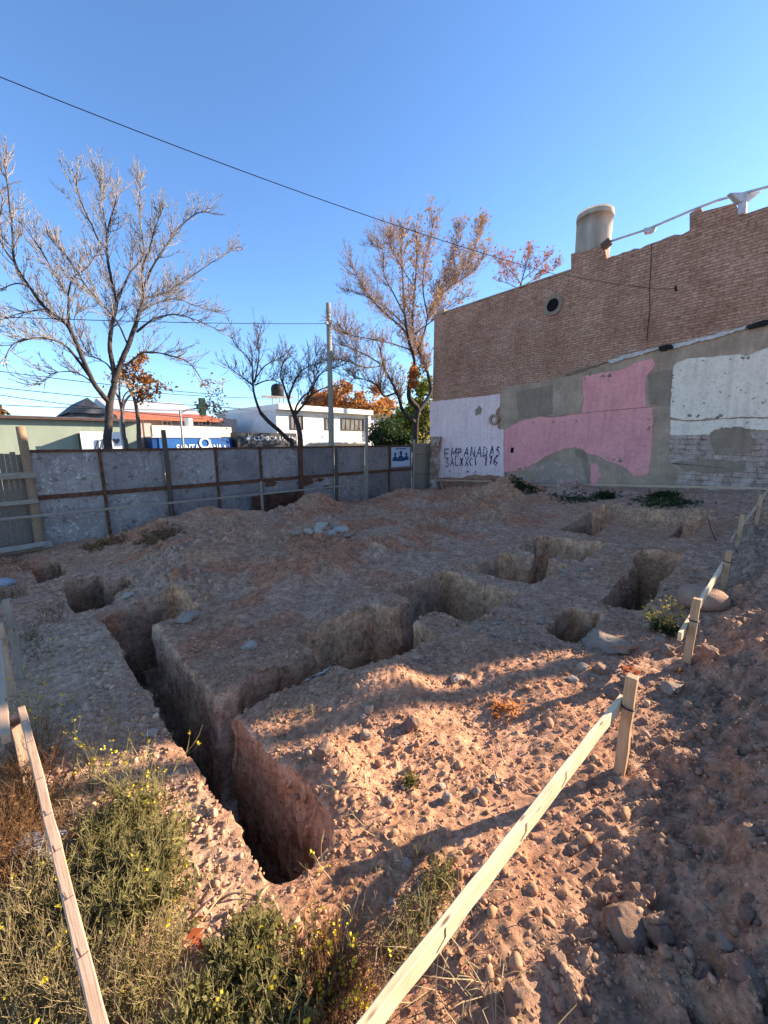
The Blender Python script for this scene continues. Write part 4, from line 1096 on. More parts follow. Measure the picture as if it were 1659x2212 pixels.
# ------------------------------------------------------------------ houses across the street
HB = -27.0
GRD = -2.4
def hz(u, v, b): return on_b(u, v, b)[2]
def ha(u, v, b): return on_b(u, v, b)[0]
def text(name, txt, size, a, b, zc, mat, parent, ext=.01, align='LEFT'):
    cu = bpy.data.curves.new(name, 'FONT'); cu.body = txt; cu.size = size; cu.extrude = ext; cu.align_x = align; cu.offset = size * .018
    o = bpy.data.objects.new(name, cu); COL.objects.link(o); cu.materials.append(mat); o.parent = parent
    o.location = W(a, b, zc) - Vector(parent.location); o.rotation_euler = (math.pi / 2, 0, math.pi / 4)
    return o
def lotpart(name, mat, parent, *box, bev=0):
    mb = MB(); mb.lotbox(*box); return mb.build(name, mat, parent, bevel=bev)
def window(parent, a0, a1, b, z0, z1, mull=2, frame=M['white_wall'], pane=M['curtain']):
    mb = MB()
    for (p0, p1, q0, q1) in ((a0, a1, z0, z0 + .07), (a0, a1, z1 - .07, z1), (a0, a0 + .07, z0 + .07, z1 - .07), (a1 - .07, a1, z0 + .07, z1 - .07)): mb.lotbox(p0, p1, b + .003, b + .07, q0, q1)
    for k in range(1, mull):
        x = a0 + (a1 - a0) * k / mull; mb.lotbox(x - .025, x + .025, b + .003, b + .05, z0 + .07, z1 - .07)
    f = mb.build('window', frame, parent)
    mb = MB(); mb.lotbox(a0 + .07, a1 - .07, b + .004, b + .02, z0 + .07, z1 - .07); o = mb.build('pane', pane, None)
    o.parent = f; o.location = -Vector(parent.location)
    return f

# green hall on the left
b = HB; zt = hz(285, 908, b); a1 = ha(327, 960, b) - .6
GB_ = thing('green_hall', 'long low pale green hall streaked with branch shadows behind the big bare tree', 'building', W(-4, b, -2.12))
lotpart('wall', M['green_wall'], GB_, -26, a1, b - 9, b, GRD, zt - .12)
lotpart('roof', M['grey_roof'], GB_, -26.2, a1 + .1, b - 9.2, b + .25, zt - .118, zt + .06)
lotpart('gutter', M['eave'], GB_, -26.2, a1 + .1, b + .252, b + .36, zt - .10, zt + .02)
# white kiosk in front of it
b2 = HB + .9; ka0, ka1 = ha(174, 945, b2), ha(268, 945, b2); kz = hz(174, 932, b2)
KI = thing('kiosk', 'white street kiosk with shade-darkened side and faint script, in front of the green hall', 'kiosk', W(ka0, b2, -2.12))
lotpart('body', M['kiosk_shade'], KI, ka0, ka1, HB + .02, b2 - .03, GRD, kz - .08)
lotpart('front_panel', M['kiosk'], KI, ka0, ka1, b2 - .027, b2, GRD, kz)
sz = kz - .95
pts = [(.28, 0), (.33, .35), (.38, .62), (.36, .1), (.40, -.05), (.44, .3), (.50, .75), (.47, .2), (.50, .0), (.56, .3), (.58, .05)]
t = Tubes(); t.add([W(ka0 + (ka1 - ka0) * x, b2 + .01, sz + y * .75) for x, y in spline([(x, y) for x, y in pts], 5)], .022, 4); t.build('script_lettering', M['script'], KI)
mb = MB(); hc = W(ka0 + (ka1 - ka0) * .8, b2 + .004, sz + .45); hp = []
for k in range(20):
    q = k * math.pi / 10; x = .16 * math.sin(q) ** 3; y = .13 * math.cos(q) - .05 * math.cos(2 * q) - .02 * math.cos(3 * q)
    hp.append(hc + Vector((1, 1, 0)) / R2 * x * 1.1 + Vector((0, 0, 1)) * y * 1.2)
mb.prism(hp, Vector((1, -1, 0)) * .006); mb.build('heart_mark', M['script'], KI)

def gable(name, label, cat, a0, a1, b0, b1, zw, zr, wm, rm, ridge_along_a=True):
    T = thing(name, label, cat, W((a0 + a1) / 2, b1, -2.12))
    lotpart('wall', wm, T, a0, a1, b0, b1, GRD, zw)
    mb = MB(); e = .3
    if ridge_along_a:
        bm_ = (b0 + b1) / 2
        mb.add([W(a0 - e, b0 - e, zw), W(a1 + e, b0 - e, zw), W(a1 + e, b1 + e, zw), W(a0 - e, b1 + e, zw), W(a0 - e, bm_, zr), W(a1 + e, bm_, zr)], [(0, 1, 5, 4), (2, 3, 4, 5), (1, 2, 5), (3, 0, 4), (3, 2, 1, 0)])
    else:
        am = (a0 + a1) / 2
        mb.add([W(a0 - e, b0 - e, zw), W(a1 + e, b0 - e, zw), W(a1 + e, b1 + e, zw), W(a0 - e, b1 + e, zw), W(am, b0 - e, zr), W(am, b1 + e, zr)], [(1, 2, 5, 4), (3, 0, 4, 5), (2, 3, 5), (0, 1, 4), (3, 2, 1, 0)])
    mb.build('roof', rm, T)
    return T
b = -37; gable('shed', 'dark grey gabled shed peeking over the green hall roof', 'shed', ha(158, 900, b), ha(226, 900, b), b - 8, b, hz(190, 893, b), hz(200, 860, b), M['grey_roof'], M['grey_roof'], False)
b = -40; gable('warehouse', 'pale long pitched roof rising behind the orange tiled house', 'warehouse', ha(250, 890, b), ha(432, 890, b), b - 12, b, hz(340, 893, b), hz(340, 868, b - 6), M['pale_roof'], M['pale_roof'])

# cream house with orange tile roof
b = HB - .5; c0, c1 = ha(329, 930, b), ha(500, 930, b); zp = hz(420, 921, b)
CH = thing('cream_house', 'cream house with long orange tile roof above the blue shop sign', 'house', W((c0 + c1) / 2, b, -2.12))
lotpart('wall', M['cream'], CH, c0, c1, b - .4, b, GRD, zp)
b3 = b - 3.5; d0, d1 = ha(248, 900, b3), ha(474, 915, b3); zr0, zr1 = hz(380, 908, b3), hz(380, 893, b3)
lotpart('rear_wall', M['rosy'], CH, d0 + .3, d1 + 1.4, b3 - 5, b3, GRD, zr0 + .25)
mb = MB()
for i in range(60):
    x0 = d0 + (d1 - d0) * i / 60; x1 = d0 + (d1 - d0) * (i + 1) / 60; g_ = (x1 - x0) * .14
    mb.hexa([W(x0 + g_, b3 + .7, zr0), W(x1 - g_, b3 + .7, zr0), W(x1 - g_, b3 - 2.4, zr1), W(x0 + g_, b3 - 2.4, zr1), W(x0 + g_, b3 + .7, zr0 + .14), W(x1 - g_, b3 + .7, zr0 + .14), W(x1 - g_, b3 - 2.4, zr1 + .14), W(x0 + g_, b3 - 2.4, zr1 + .14)])
mb.hexa([W(d0, b3 + .69, zr0 - .06), W(d1, b3 + .69, zr0 - .06), W(d1, b3 - 2.4, zr1 - .06), W(d0, b3 - 2.4, zr1 - .06), W(d0, b3 + .69, zr0 + .06), W(d1, b3 + .69, zr0 + .06), W(d1, b3 - 2.4, zr1 + .06), W(d0, b3 - 2.4, zr1 + .06)])
mb.build('tile_roof', M['tile'], CH)
for (u0, u1) in ((350, 371), (405, 430), (435, 455)):
    p0, p1 = ha(u0, 915, b3), ha(u1, 915, b3); window(CH, p0, p1, b3, hz((u0 + u1) / 2, 920, b3), hz((u0 + u1) / 2, 909, b3), 2)
# flank wall left of it, with a dark post
lotpart('side_wing', M['rosy'], CH, a1 + .15, c0 - .02, b - 5, b - .05, GRD, hz(318, 914, b))
lotpart('dark_post', M['dark_wood'], CH, ha(309, 930, b + .3), ha(312, 930, b + .3), b + .2, b + .3, GRD, hz(310, 908, b + .3))
# satellite dish stub / roof vent on the parapet
mb = MB(); mb.cyl(W(ha(408, 920, b - .6), b - .6, zp - .3), W(ha(408, 920, b - .6), b - .6, zp + .55), .25, n=14); mb.build('roof_vent', M['white_wall'], CH)

# blue shop sign
b = HB + 1.2; s0_, s1_ = ha(334, 960, b), ha(509, 960, b); z1 = hz(420, 946, b)
BS = thing('shop_sign', 'blue shop fascia with white lettering and oval emblem, left of the grey clinic sign', 'sign', W((s0_ + s1_) / 2, b, -2.12))
lotpart('fascia', M['sign_blue'], BS, s0_ + .25, s1_ - 1.0, HB - .48, b, z1 - 1.6, z1)
lotpart('end_panel', M['sign_navy'], BS, s0_ - .1, s0_ + .248, HB - .48, b - .05, z1 - 1.6, z1 + .0)
mb = MB(); mb.hexa([W(s1_ - .998, b, z1 - 1.6), W(s1_ + .1, b - .7, z1 - 1.6), W(s1_ + .1, HB - .48, z1 - 1.6), W(s1_ - .998, HB - .48, z1 - 1.6), W(s1_ - .998, b, z1), W(s1_ + .1, b - .7, z1), W(s1_ + .1, HB - .48, z1), W(s1_ - .998, HB - .48, z1)]); mb.build('end_panel', M['sign_navy'], BS)
lotpart('trim', M['pale_roof'], BS, s0_ - .12, s1_ - .95, HB - .5, b + .05, z1 + .003, z1 + .07)
lotpart('support_wall', M['white_wall'], BS, s0_, s1_, HB - .47, HB + .6, GRD, z1 - 1.603)
zb_ = hz(410, 971, b + .02); hh = hz(410, 957, b + .02) - zb_
def fit(parent, name, txt, u0, u1, v, b, mat, h):
    a_0, a_1 = ha(u0, v, b), ha(u1, v, b)
    o = text(name, txt, 1.0, a_0, b, 0, mat, parent); bpy.context.view_layer.update()
    w = o.dimensions.x; o.scale = ((a_1 - a_0) / w, h / .70, 1); o.location = W(a_0, b, hz((u0 + u1) / 2, v, b)) - Vector(parent.location)
    return o
fit(BS, 'lettering', 'SANTA', 382, 432, 974, b + .02, M['letter'], hh)
fit(BS, 'lettering', 'ANA', 453, 481, 973, b + .02, M['letter'], hh)
fit(BS, 'lettering', 'S', 484, 488, 967, b + .02, M['letter'], hh * .4)
ec = W(ha(443, 956, b + .03), b + .02, hz(443, 957, b + .03)); mb = MB(); mb.ring(ec, (1, -1, 0), .36, .24, .03, 20); mb.build('emblem', M['letter'], BS)
mb = MB(); x_ = Vector((1, 1, 0)) / R2
for sg in (-1, 1): mb.beam(ec + x_ * .1 * sg - Vector((0, 0, .32)), ec + x_ * .34 * sg - Vector((0, 0, .60)), .05, .12)
mb.build('emblem', M['letter'], BS)

# clinic sign and white house
b = HB - .2
w0, w1 = ha(599, 920, b), ha(796, 920, b); zt = hz(600, 873, b); zsof = hz(600, 885, b)
WH = thing('white_house', 'white two-storey house with dark curtained windows behind the utility pole', 'house', W((w0 + w1) / 2, b, -2.12))
lotpart('wall', M['white_wall'], WH, w0, w1, b - 11, b, GRD, zsof)
lotpart('side_wall', M['grey_wall'], WH, w0 - .06, w0 - .003, b - 11, b + .002, GRD, zsof + .02)
lotpart('parapet', M['white_wall'], WH, w0 - .1, w1 + .1, b - 11.1, b + .55, zsof + .003, zt)
for (x0, x1, y0, y1, m_) in ((487, 582, 885, 990, 3), (745, 800, 902, 992, 2), (866, 1030, 907, 997, 5)):
    u0, u1, v0, v1 = 484 + x0 * .2917, 484 + x1 * .2917, 639.4 + y0 * .2917, 639.4 + y1 * .2917
    window(WH, ha(u0, v0, b), ha(u1, v0, b), b, hz((u0 + u1) / 2, v1, b), hz((u0 + u1) / 2, v0, b), m_, M['eave'])
lotpart('column', M['white_wall'], WH, w1 - .28, w1 - .02, b + .02, b + .3, GRD, zsof)
lotpart('sill_band', M['letter'], WH, w0 + 3, w1 - .3, b + .003, b + .9, hz(700, 958, b), hz(700, 955, b))
b4 = HB + .9; g0, g1 = ha(513, 950, b4), ha(641, 950, b4); zg = hz(575, 935, b4)
CS = thing('clinic_sign', 'dark grey clinic fascia with pale lettering and star, crossed by a slanting trunk', 'sign', W((g0 + g1) / 2, b4, -2.12))
lotpart('fascia', M['sign_grey'], CS, g0, g1, HB - .18, b4, zg - 1.3, zg)
lotpart('support_wall', M['white_wall'], CS, g0 + .05, g1 - .05, HB - .17, HB + .5, GRD, zg - 1.303)
hh = hz(590, 942, b4) - hz(590, 950.5, b4)
fit(CS, 'lettering', 'CLÍNICA LUJÁN', 548, 638, 951, b4 + .015, M['letter_grey'], hh)
sc_ = W(ha(537, 946, b4), b4 + .015, hz(537, 946.5, b4)); mb = MB()
sp_ = []
for k in range(16):
    q = k * math.pi / 8; rr_ = (.40, .10, .22, .10)[k % 4]; sp_.append(sc_ + x_ * rr_ * math.sin(q) + Vector((0, 0, 1)) * rr_ * math.cos(q))
mb.prism(sp_, Vector((1, -1, 0)) * .01); so = mb.build('star_mark', M['letter_grey'], CS)
bm = bmesh.new(); bm.from_mesh(so.data); bmesh.ops.triangulate(bm, faces=[f for f in bm.faces if len(f.verts) > 4]); bm.to_mesh(so.data); bm.free()
# black tank on the white house roof
tb = HB - 5; tc = W(ha(600, 860, tb), tb, hz(600, 856, tb))
BT = thing('roof_tank', 'small black water tank on a stand above the white house', 'water tank', tc - Vector((0, 0, .6)))
lathe('tank_body', [(0, 0), (.52, 0), (.56, .1), (.54, .4), (.57, .45), (.54, .75), (.45, .95), (.15, 1.08), (.0, 1.08)], M['black_tank'], BT, tc, 20)
mb = MB()
for q in range(4):
    p = tc + Vector((.5 * math.cos(q * 1.57), .5 * math.sin(q * 1.57), -.01)); mb.beam(p, p - Vector((0, 0, 1.0)), .07, .07)
mb.beam(tc + Vector((-1.2, -.6, -.06)), tc + Vector((1.2, .6, -.06)), 1.0, .08); mb.build('stand', M['rosy'], BT)

# lilac house
b = HB - 4; l0, l1 = ha(786, 930, b), ha(862, 930, b); zl = hz(810, 902, b)
LH = thing('lilac_house', 'pale lilac house with dark red roof edge right of the white house', 'house', W((l0 + l1) / 2, b, -2.12))
lotpart('wall', M['lilac_wall'], LH, l0, l1 + 4, b - 8, b, GRD, zl)
lotpart('roof_edge', M['eave'], LH, l0 - .1, l1 + 4.1, b - 8.1, b + .35, zl + .003, zl + .35)
window(LH, ha(816, 945, b), ha(826, 945, b), b, hz(820, 960, b), hz(820, 944, b), 2, M['eave'])

# pharmacy cross on its bracket, curved street lamp
b = -24.2
PH = thing('pharmacy_sign', 'dark green pharmacy cross held on a steel bracket over the orange roof', 'sign', W(ha(391, 965, b), b, -2.12))
tp = PB(389, 892, b); bt = Vector((tp.x, tp.y, 0)); t = Tubes(); t.add([bt, tp * .5 + bt * .5, tp, tp + Vector((0, 0, .12))], (.07, .065, .055, .05), 8); t.add([tp, PB(405, 885, b), PB(430, 881, b)], .05, 6); t.build('pole', M['steel'], PH)
cc = PB(437, 879, b); mb = MB(); w_ = .28; d_ = Vector((1, -1, 0)) / R2 * .16; e1 = x_; e3 = Vector((0, 0, 1)); up_ = .48
out = [(-w_ / 2, -.5), (w_ / 2, -.5), (w_ / 2, -w_ / 2), (.28, -w_ / 2), (.28, w_ / 2), (w_ / 2, w_ / 2), (w_ / 2, .5), (-w_ / 2, .5), (-w_ / 2, w_ / 2), (-.28, w_ / 2), (-.28, -w_ / 2), (-w_ / 2, -w_ / 2)]
mb.prism([cc + e1 * x * 1.02 + e3 * y * 1.0 - d_ for x, y in out], d_ * 2); co_ = mb.build('cross', M['cross_green'], PH)
bm = bmesh.new(); bm.from_mesh(co_.data); bmesh.ops.triangulate(bm, faces=[f for f in bm.faces if len(f.verts) > 4]); bm.to_mesh(co_.data); bm.free()
b = -14.3
LA = thing('street_lamp', 'curved street lamp arching between the young trunks left of the orange roof', 'street lamp', W(ha(262, 965, b), b, -2.12))
P = spline([Vector((PB(263, 900, b).x, PB(263, 900, b).y, 0)), PB(263, 930, b), PB(264, 895, b), PB(268, 872, b), PB(280, 855, b), PB(296, 847, b)], 6)
t = Tubes(); t.add(P, np.linspace(.05, .028, len(P)), 7); t.build('pole', M['steel'], LA)
mb = MB(); q0 = PB(294, 848, b); q1 = PB(309, 843, b); mb.cyl(q0, q0 * .4 + q1 * .6, .05, .10, 10); mb.cyl(q0 * .4 + q1 * .6, q1, .10, .05, 10); mb.build('lamp_head', M['eave'], LA, smooth=True)

# wooden utility pole
b = -11.4; UP_ = thing('utility_pole', 'slim pale wooden utility pole standing just behind the metal fence', 'utility pole', Vector((PB(712, 900, b).x, PB(712, 900, b).y, 0)))
pt = PB(709, 655, b); t = Tubes(); t.add([UP_.location, Vector((pt.x, pt.y, 3)), pt, pt + Vector((0, 0, .02))], (.105, .095, .078, .02), 12); t.build('shaft', M['pole_wood'], UP_)
mb = MB(); mb.beam(PB(707, 697, b) + Vector((0, -.1, 0)), PB(707, 702, b) + Vector((0, -.1, 0)), .09, .09); mb.cyl(PB(703, 698, b), PB(712, 698, b), .03, n=8); mb.build('insulator', M['steel'], UP_)

# overhead wires
def wire(label, P, sag, r, mat=M['wire'], n=24):
    P = [Vector(p) for p in P]; pts = []
    for i in range(n + 1):
        t_ = i / n; q = P[0].lerp(P[1], t_); q.z -= sag * 4 * t_ * (1 - t_); pts.append(q)
    t = Tubes(); t.add(pts, r, 5); o = t.build('overhead_wire', mat); return tag(o, label, 'wire', 'overhead wires')
x, y, z = sight(-60, 142); p0 = Vector((x * 8.6, y * 8.6, z * 8.6 + H0)); x, y, z = sight(1250, 606); p1 = Vector((x * 15.5, y * 15.5, z * 15.5 + H0))
wire('thick black cable crossing the whole sky down to the brick wall', (p0, p1), .28, .011, n=40)
wire('single thin wire running level from behind the big tree to the utility pole', (PB(-40, 683, -11.6), PB(708, 699, -11.4)), .05, .009)
for k, (q0, q1, lab) in enumerate((((-30, 798), (470, 852), 'uppermost of the low wires behind the big bare tree'), ((-30, 834), (520, 882), 'low wire crossing just under the big tree branches, second from the top'), ((-30, 849), (440, 905), 'steep low wire sinking to the orange roof'), ((-30, 873), (470, 886), 'lowest wire, skimming the green hall roof'), ((300, 846), (600, 860), 'short wire run above the clinic sign towards the roof tank'), ((420, 872), (640, 893), 'lowest wire right of the pharmacy cross'))):
    wire(lab, (PB(*q0, -15.5 - .4 * k), PB(*q1, -15.5 - .4 * k)), .06, .011, M['wire_pale'] if k > 3 else M['wire'])
# ------------------------------------------------------------------ trees
def leaf_quads(C, size, rng, flat=.0, fold=True):
    """(n,3) centres -> small bent leaf quads"""
    n = len(C); d = rng.normal(size=(n, 3)); d[:, 2] *= (1 - flat); d /= np.linalg.norm(d, axis=1)[:, None]
    e = rng.normal(size=(n, 3)); e -= (e * d).sum(1)[:, None] * d; e /= np.linalg.norm(e, axis=1)[:, None]
    s = (size * rng.uniform(.6, 1.3, n))[:, None]
    nn = np.cross(d, e)
    V = np.stack([C - d * s, C + e * s * .55 + nn * s * .15, C + d * s, C - e * s * .55 + nn * s * .15], 1).reshape(-1, 3)
    F = np.arange(4 * n).reshape(n, 4)
    return V, F

class Tree:
    def __init__(s, seed): s.r = random.Random(seed); s.rng = np.random.default_rng(seed); s.limb = Tubes(); s.twig = Tubes(); s.tips = []; s.mids = []
    def path(s, p, d, L, n, up, wob):
        pts = [np.array(p, float)]; d = np.array(d, float); st = L / n
        for i in range(n):
            d = d + s.rng.normal(size=3) * wob + np.array((0, 0, up)); d /= np.linalg.norm(d)
            pts.append(pts[-1] + d * st)
        return np.array(pts)
    def side_dir(s, tan, spread):
        q = s.rng.normal(size=3); q -= q.dot(tan) * tan; q /= np.linalg.norm(q)
        return tan * math.cos(spread) + q * math.sin(spread)
    def spawn(s, P, r0, L, level, up, dens, spread=.75, start=.25, maxlev=3):
        """side shoots along path P"""
        T = np.gradient(P, axis=0); T /= np.linalg.norm(T, axis=1)[:, None] + 1e-9
        plen = np.linalg.norm(np.diff(P, axis=0), axis=1).sum()
        n = max(1, int(plen * dens[level] * s.r.uniform(.8, 1.2)))
        for _ in range(n):
            t = start + (1 - start) * s.r.random(); i = min(len(P) - 1, int(t * (len(P) - 1)))
            d = s.side_dir(T[i], spread * s.r.uniform(.6, 1.25)); d[2] += up * .8
            ln = L * s.r.uniform(.45, 1.1) * (1.1 - .55 * t)
            q = s.path(P[i], d, ln, 6 if level == 0 else 4, up * .9, .13)
            r = max((.0092, .0054, .0044)[level], r0 * .8 * (1 - .6 * t))
            (s.limb if level == 0 and r > .014 else s.twig).add(q, np.linspace(r, max(.0042, r * .45), len(q)), 4 if level == 0 else 3)
            s.mids.append(q[len(q) // 2]); s.tips.append(q[-1])
            if level + 1 < maxlev: s.spawn(q, r * .6, ln * (.42 if level == 0 else .5), level + 1, up, dens, spread, .12, maxlev)

def build_tree(name, label, base_b, limbs, seed, mapf, r_scale, dens, L1, up, mats, leaves=None, trunk_to_ground=True, group=None, start=.25, depth=1.2, extra=None, spread=.75, maxlev=3):
    T = Tree(seed); rnd = random.Random(seed + 1)
    base = None; polys = []
    for li, (pts, r0, r1, off) in enumerate(limbs):
        P3 = []
        for k, p in enumerate(pts):
            u, v = mapf(*p); f = k / max(1, len(pts) - 1)
            b = base_b + off * depth * f
            P3.append(np.array(PB(u, v, b)))
        if li == 0:
            base = Vector((P3[0][0], P3[0][1], .0))
            if trunk_to_ground: P3 = [np.array((P3[0][0], P3[0][1], -.15))] + P3
        S = spline(P3, 7); S = S + T.rng.normal(size=S.shape) * (r0 * .02)
        T.limb.add(S, np.linspace(r0, r1, len(S)) ** 1.0 * r_scale, 9 if r0 > .08 else 6)
        polys.append((S, r0, r1, li))
    for S, r0, r1, li in polys:
        if li == 0: continue
        T.spawn(S, max(.014, r1 * 1.2), L1 * (1.0 if li else .8), 0, up, dens, spread, start if li else max(start, .55), maxlev)
        q = S[-1]; T.spawn(S[-6:], max(.012, r1), L1 * .8, 0, up, [d * .8 for d in dens], spread * .7, .3, maxlev)
    R = thing(name, label, 'tree', base, group)
    T.limb.build('trunk', mats[0], R)
    T.twig.build('branches', mats[1], R)
    if leaves:
        for (n, size, mat, filt) in leaves:
            pts = np.array(T.tips); 
            if filt is not None: pts = pts[[bool(filt(p)) for p in pts]]
            if len(pts) == 0: continue
            C = pts[T.rng.integers(0, len(pts), n)] + T.rng.normal(size=(n, 3)) * .08
            V, F = leaf_quads(C, size, T.rng); np_mesh('leaves', V, F, mat, R)
    return R

m8 = lambda x, y: (x * .3333, 302.4 + y * .3333)
m3 = lambda x, y: (484 + x * .2917, 639.4 + y * .2917)
m6 = lambda x, y: (691.2 + x * .3229, 432 + y * .3229)

L = [([(702, 1990), (705, 1850), (712, 1700), (738, 1600)], .165, .12, 0),
     ([(712, 1705), (655, 1640), (600, 1560), (520, 1380), (450, 1220), (380, 1150), (300, 1095), (190, 950), (97, 800), (82, 620), (60, 400), (30, 120)], .10, .014, 1.2),
     ([(738, 1600), (738, 1500), (712, 1350), (725, 1200), (755, 1050), (720, 900), (690, 700), (705, 560), (745, 420), (760, 330)], .10, .014, -.6),
     ([(738, 1570), (790, 1430), (840, 1310), (880, 1190), (915, 1080), (930, 1000), (920, 850), (965, 720), (1010, 560), (1065, 420)], .11, .014, .4),
     ([(920, 1030), (1000, 1010), (1090, 980), (1240, 885), (1400, 775), (1550, 690)], .048, .009, -.9),
     ([(930, 960), (985, 830), (1060, 710), (1160, 570), (1270, 480), (1350, 465)], .05, .009, 1.3),
     ([(885, 1245), (940, 1200), (1000, 1160), (1130, 1130), (1280, 1170), (1430, 1240)], .05, .007, 1.5),
     ([(590, 1545), (500, 1420), (430, 1340), (330, 1290), (210, 1285), (110, 1310), (55, 1365), (20, 1470)], .055, .008, 1.6),
     ([(448, 1220), (443, 1100), (440, 1010), (350, 860), (270, 720), (200, 620), (130, 520)], .05, .009, -1.0),
     ([(300, 1095), (200, 1110), (90, 1135), (-60, 1190)], .035, .007, .8),
     ([(755, 1050), (800, 950), (850, 850), (930, 745), (915, 560), (905, 380), (915, 210)], .045, .009, -1.5),
     ([(692, 700), (640, 650), (600, 560), (555, 470), (505, 330), (488, 230)], .04, .008, 1.0),
     ([(700, 640), (680, 520), (660, 400), (638, 190)], .03, .006, -.5),
     ([(815, 1465), (880, 1410), (940, 1375), (1080, 1390), (1230, 1450), (1330, 1600), (1400, 1760)], .05, .007, .9),
     ([(900, 1120), (1010, 1060), (1140, 1030), (1280, 1080), (1420, 1120)], .035, .006, -1.6),
     ([(620, 1590), (540, 1530), (450, 1500), (330, 1520), (250, 1600)], .035, .006, -1.2),
     ([(190, 950), (110, 930), (20, 960), (-90, 1010)], .03, .006, -.9),
     ([(95, 800), (20, 690), (-50, 520), (-80, 330)], .03, .007, .7),
     ([(740, 1520), (690, 1450), (600, 1400), (560, 1360), (480, 1190), (520, 1080)], .035, .007, -1.8),
     ([(440, 1010), (470, 900), (560, 830), (640, 720)], .03, .007, 1.8),
     ([(830, 1330), (760, 1180), (660, 1060), (560, 950), (480, 820), (350, 640)], .035, .007, 2.0)]
build_tree('bare_tree', 'largest bare tree, wide silvery crown left behind the metal fence', -12.0, L, 11, m8, .62, [13, 9, 8], 1.12, .15, (M['bark_dark'], M['twig']), leaves=[(260, .045, M['tan_leaf'], lambda p: p[2] < 3.9 and p[0] > -6.5)], depth=.55)
L = [([(567, 1150), (562, 1040), (548, 960), (520, 885)], .13, .085, 0),
     ([(520, 885), (492, 820), (470, 750), (440, 660), (420, 600), (430, 520), (470, 440)], .06, .012, .8),
     ([(522, 885), (560, 840), (600, 795), (640, 740), (700, 700), (790, 665), (880, 655)], .06, .010, -.8),
     ([(520, 880), (540, 810), (590, 740), (640, 700), (700, 600), (760, 520)], .05, .010, 1.0),
     ([(475, 760), (510, 660), (545, 590), (620, 525), (740, 490)], .045, .010, -1.3),
     ([(640, 740), (680, 620), (740, 560), (850, 520), (930, 480)], .035, .008, 1.4),
     ([(600, 790), (650, 660), (690, 560), (670, 470), (700, 410)], .03, .008, -.5)]
build_tree('bare_tree', 'low spreading bare tree with dark forked limbs beside the clinic lettering', -12.3, L, 23, m3, .9, [8, 8, 7.5], 1.45, .09, (M['bark_dark'], M['twig_dark']), depth=.6)
L = [([(505, 1110), (470, 1060), (400, 990), (330, 930), (270, 865)], .10, .075, 0),
     ([(270, 865), (235, 770), (215, 680), (212, 580), (208, 480), (205, 400)], .06, .012, .5),
     ([(225, 640), (245, 540), (258, 440), (250, 350), (265, 270), (280, 215)], .035, .008, -.6),
     ([(215, 665), (150, 610), (80, 560), (10, 510)], .032, .008, .9),
     ([(212, 520), (150, 430), (80, 360), (60, 300)], .025, .007, -1.0),
     ([(230, 660), (300, 630), (380, 625), (420, 660)], .03, .008, 1.0),
     ([(240, 600), (300, 520), (370, 480), (440, 440), (470, 410)], .028, .007, -.7)]
build_tree('bare_tree', 'leaning bare tree whose slanting trunk crosses the clinic sign', -13.2, L, 37, m3, .9, [9, 8, 8], 1.2, .16, (M['bark_dark'], M['twig_dark']), depth=.6)
L = [([(640, 1500), (655, 1400), (600, 1330), (598, 1240)], .17, .12, 0),
     ([(598, 1240), (615, 1150), (632, 1080), (600, 960), (580, 870), (562, 720), (555, 560), (545, 380), (560, 200)], .10, .013, .4),
     ([(655, 1420), (735, 1300), (735, 1220), (705, 1110), (660, 1010), (620, 880), (625, 700), (640, 520), (650, 330), (640, 190)], .11, .013, -.7),
     ([(640, 1490), (560, 1420), (520, 1300), (470, 1200), (425, 1110), (400, 980)], .10, .02, 1.0),
     ([(510, 1290), (430, 1310), (380, 1240), (300, 1200), (220, 1190)], .05, .012, 1.4),
     ([(590, 900), (520, 830), (440, 760), (360, 680), (280, 560), (200, 420)], .05, .010, 1.0),
     ([(660, 1010), (700, 880), (730, 760), (790, 640), (850, 480), (900, 320), (930, 160)], .06, .010, -1.2),
     ([(720, 780), (690, 600), (700, 420), (740, 250), (760, 120)], .04, .009, .6),
     ([(735, 750), (850, 600), (980, 420), (1060, 260), (1090, 130)], .045, .009, -.8),
     ([(570, 780), (500, 640), (430, 500), (420, 340), (340, 290)], .04, .009, -1.4),
     ([(425, 1110), (330, 1050), (230, 1000), (130, 960)], .035, .008, -1.0),
     ([(600, 1000), (480, 960), (340, 930), (200, 900), (110, 820)], .04, .008, 1.6),
     ([(800, 640), (900, 560), (1020, 480), (1120, 350)], .035, .008, 1.0),
     ([(580, 850), (440, 720), (300, 640), (180, 600)], .035, .008, -1.8), ([(640, 600), (560, 470), (480, 330), (460, 240)], .03, .008, 1.5), ([(630, 900), (760, 800), (880, 700), (1000, 640)], .035, .008, 1.9), ([(425, 1110), (300, 1120), (180, 1080), (60, 1060)], .03, .008, .6)]
build_tree('bare_tree', 'tall many-stemmed tree with sparse tan leaves at the brick wall corner', -12.9, L, 41, m6, .95, [13, 8, 7], 1.65, .15, (M['bark_dark'], M['twig_warm']), leaves=[(2600, .075, M['tan_leaf'], lambda p: p[0] > .6), (520, .08, M['orange_leaf'], lambda p: p[0] > 1.2 and p[2] < 5.5)], depth=1.1)
L = [([(1330, 720), (1335, 620), (1345, 560)], .10, .08, 0), ([(1345, 560), (1300, 500), (1240, 450), (1190, 420)], .05, .01, .8), ([(1345, 560), (1370, 470), (1390, 400), (1410, 340)], .05, .01, -.8), ([(1350, 540), (1430, 470), (1490, 420), (1530, 370)], .05, .01, .5),
     ([(1340, 600), (1260, 560), (1200, 540)], .04, .01, -.4), ([(1350, 580), (1450, 520), (1560, 460), (1600, 430)], .045, .01, .6)]
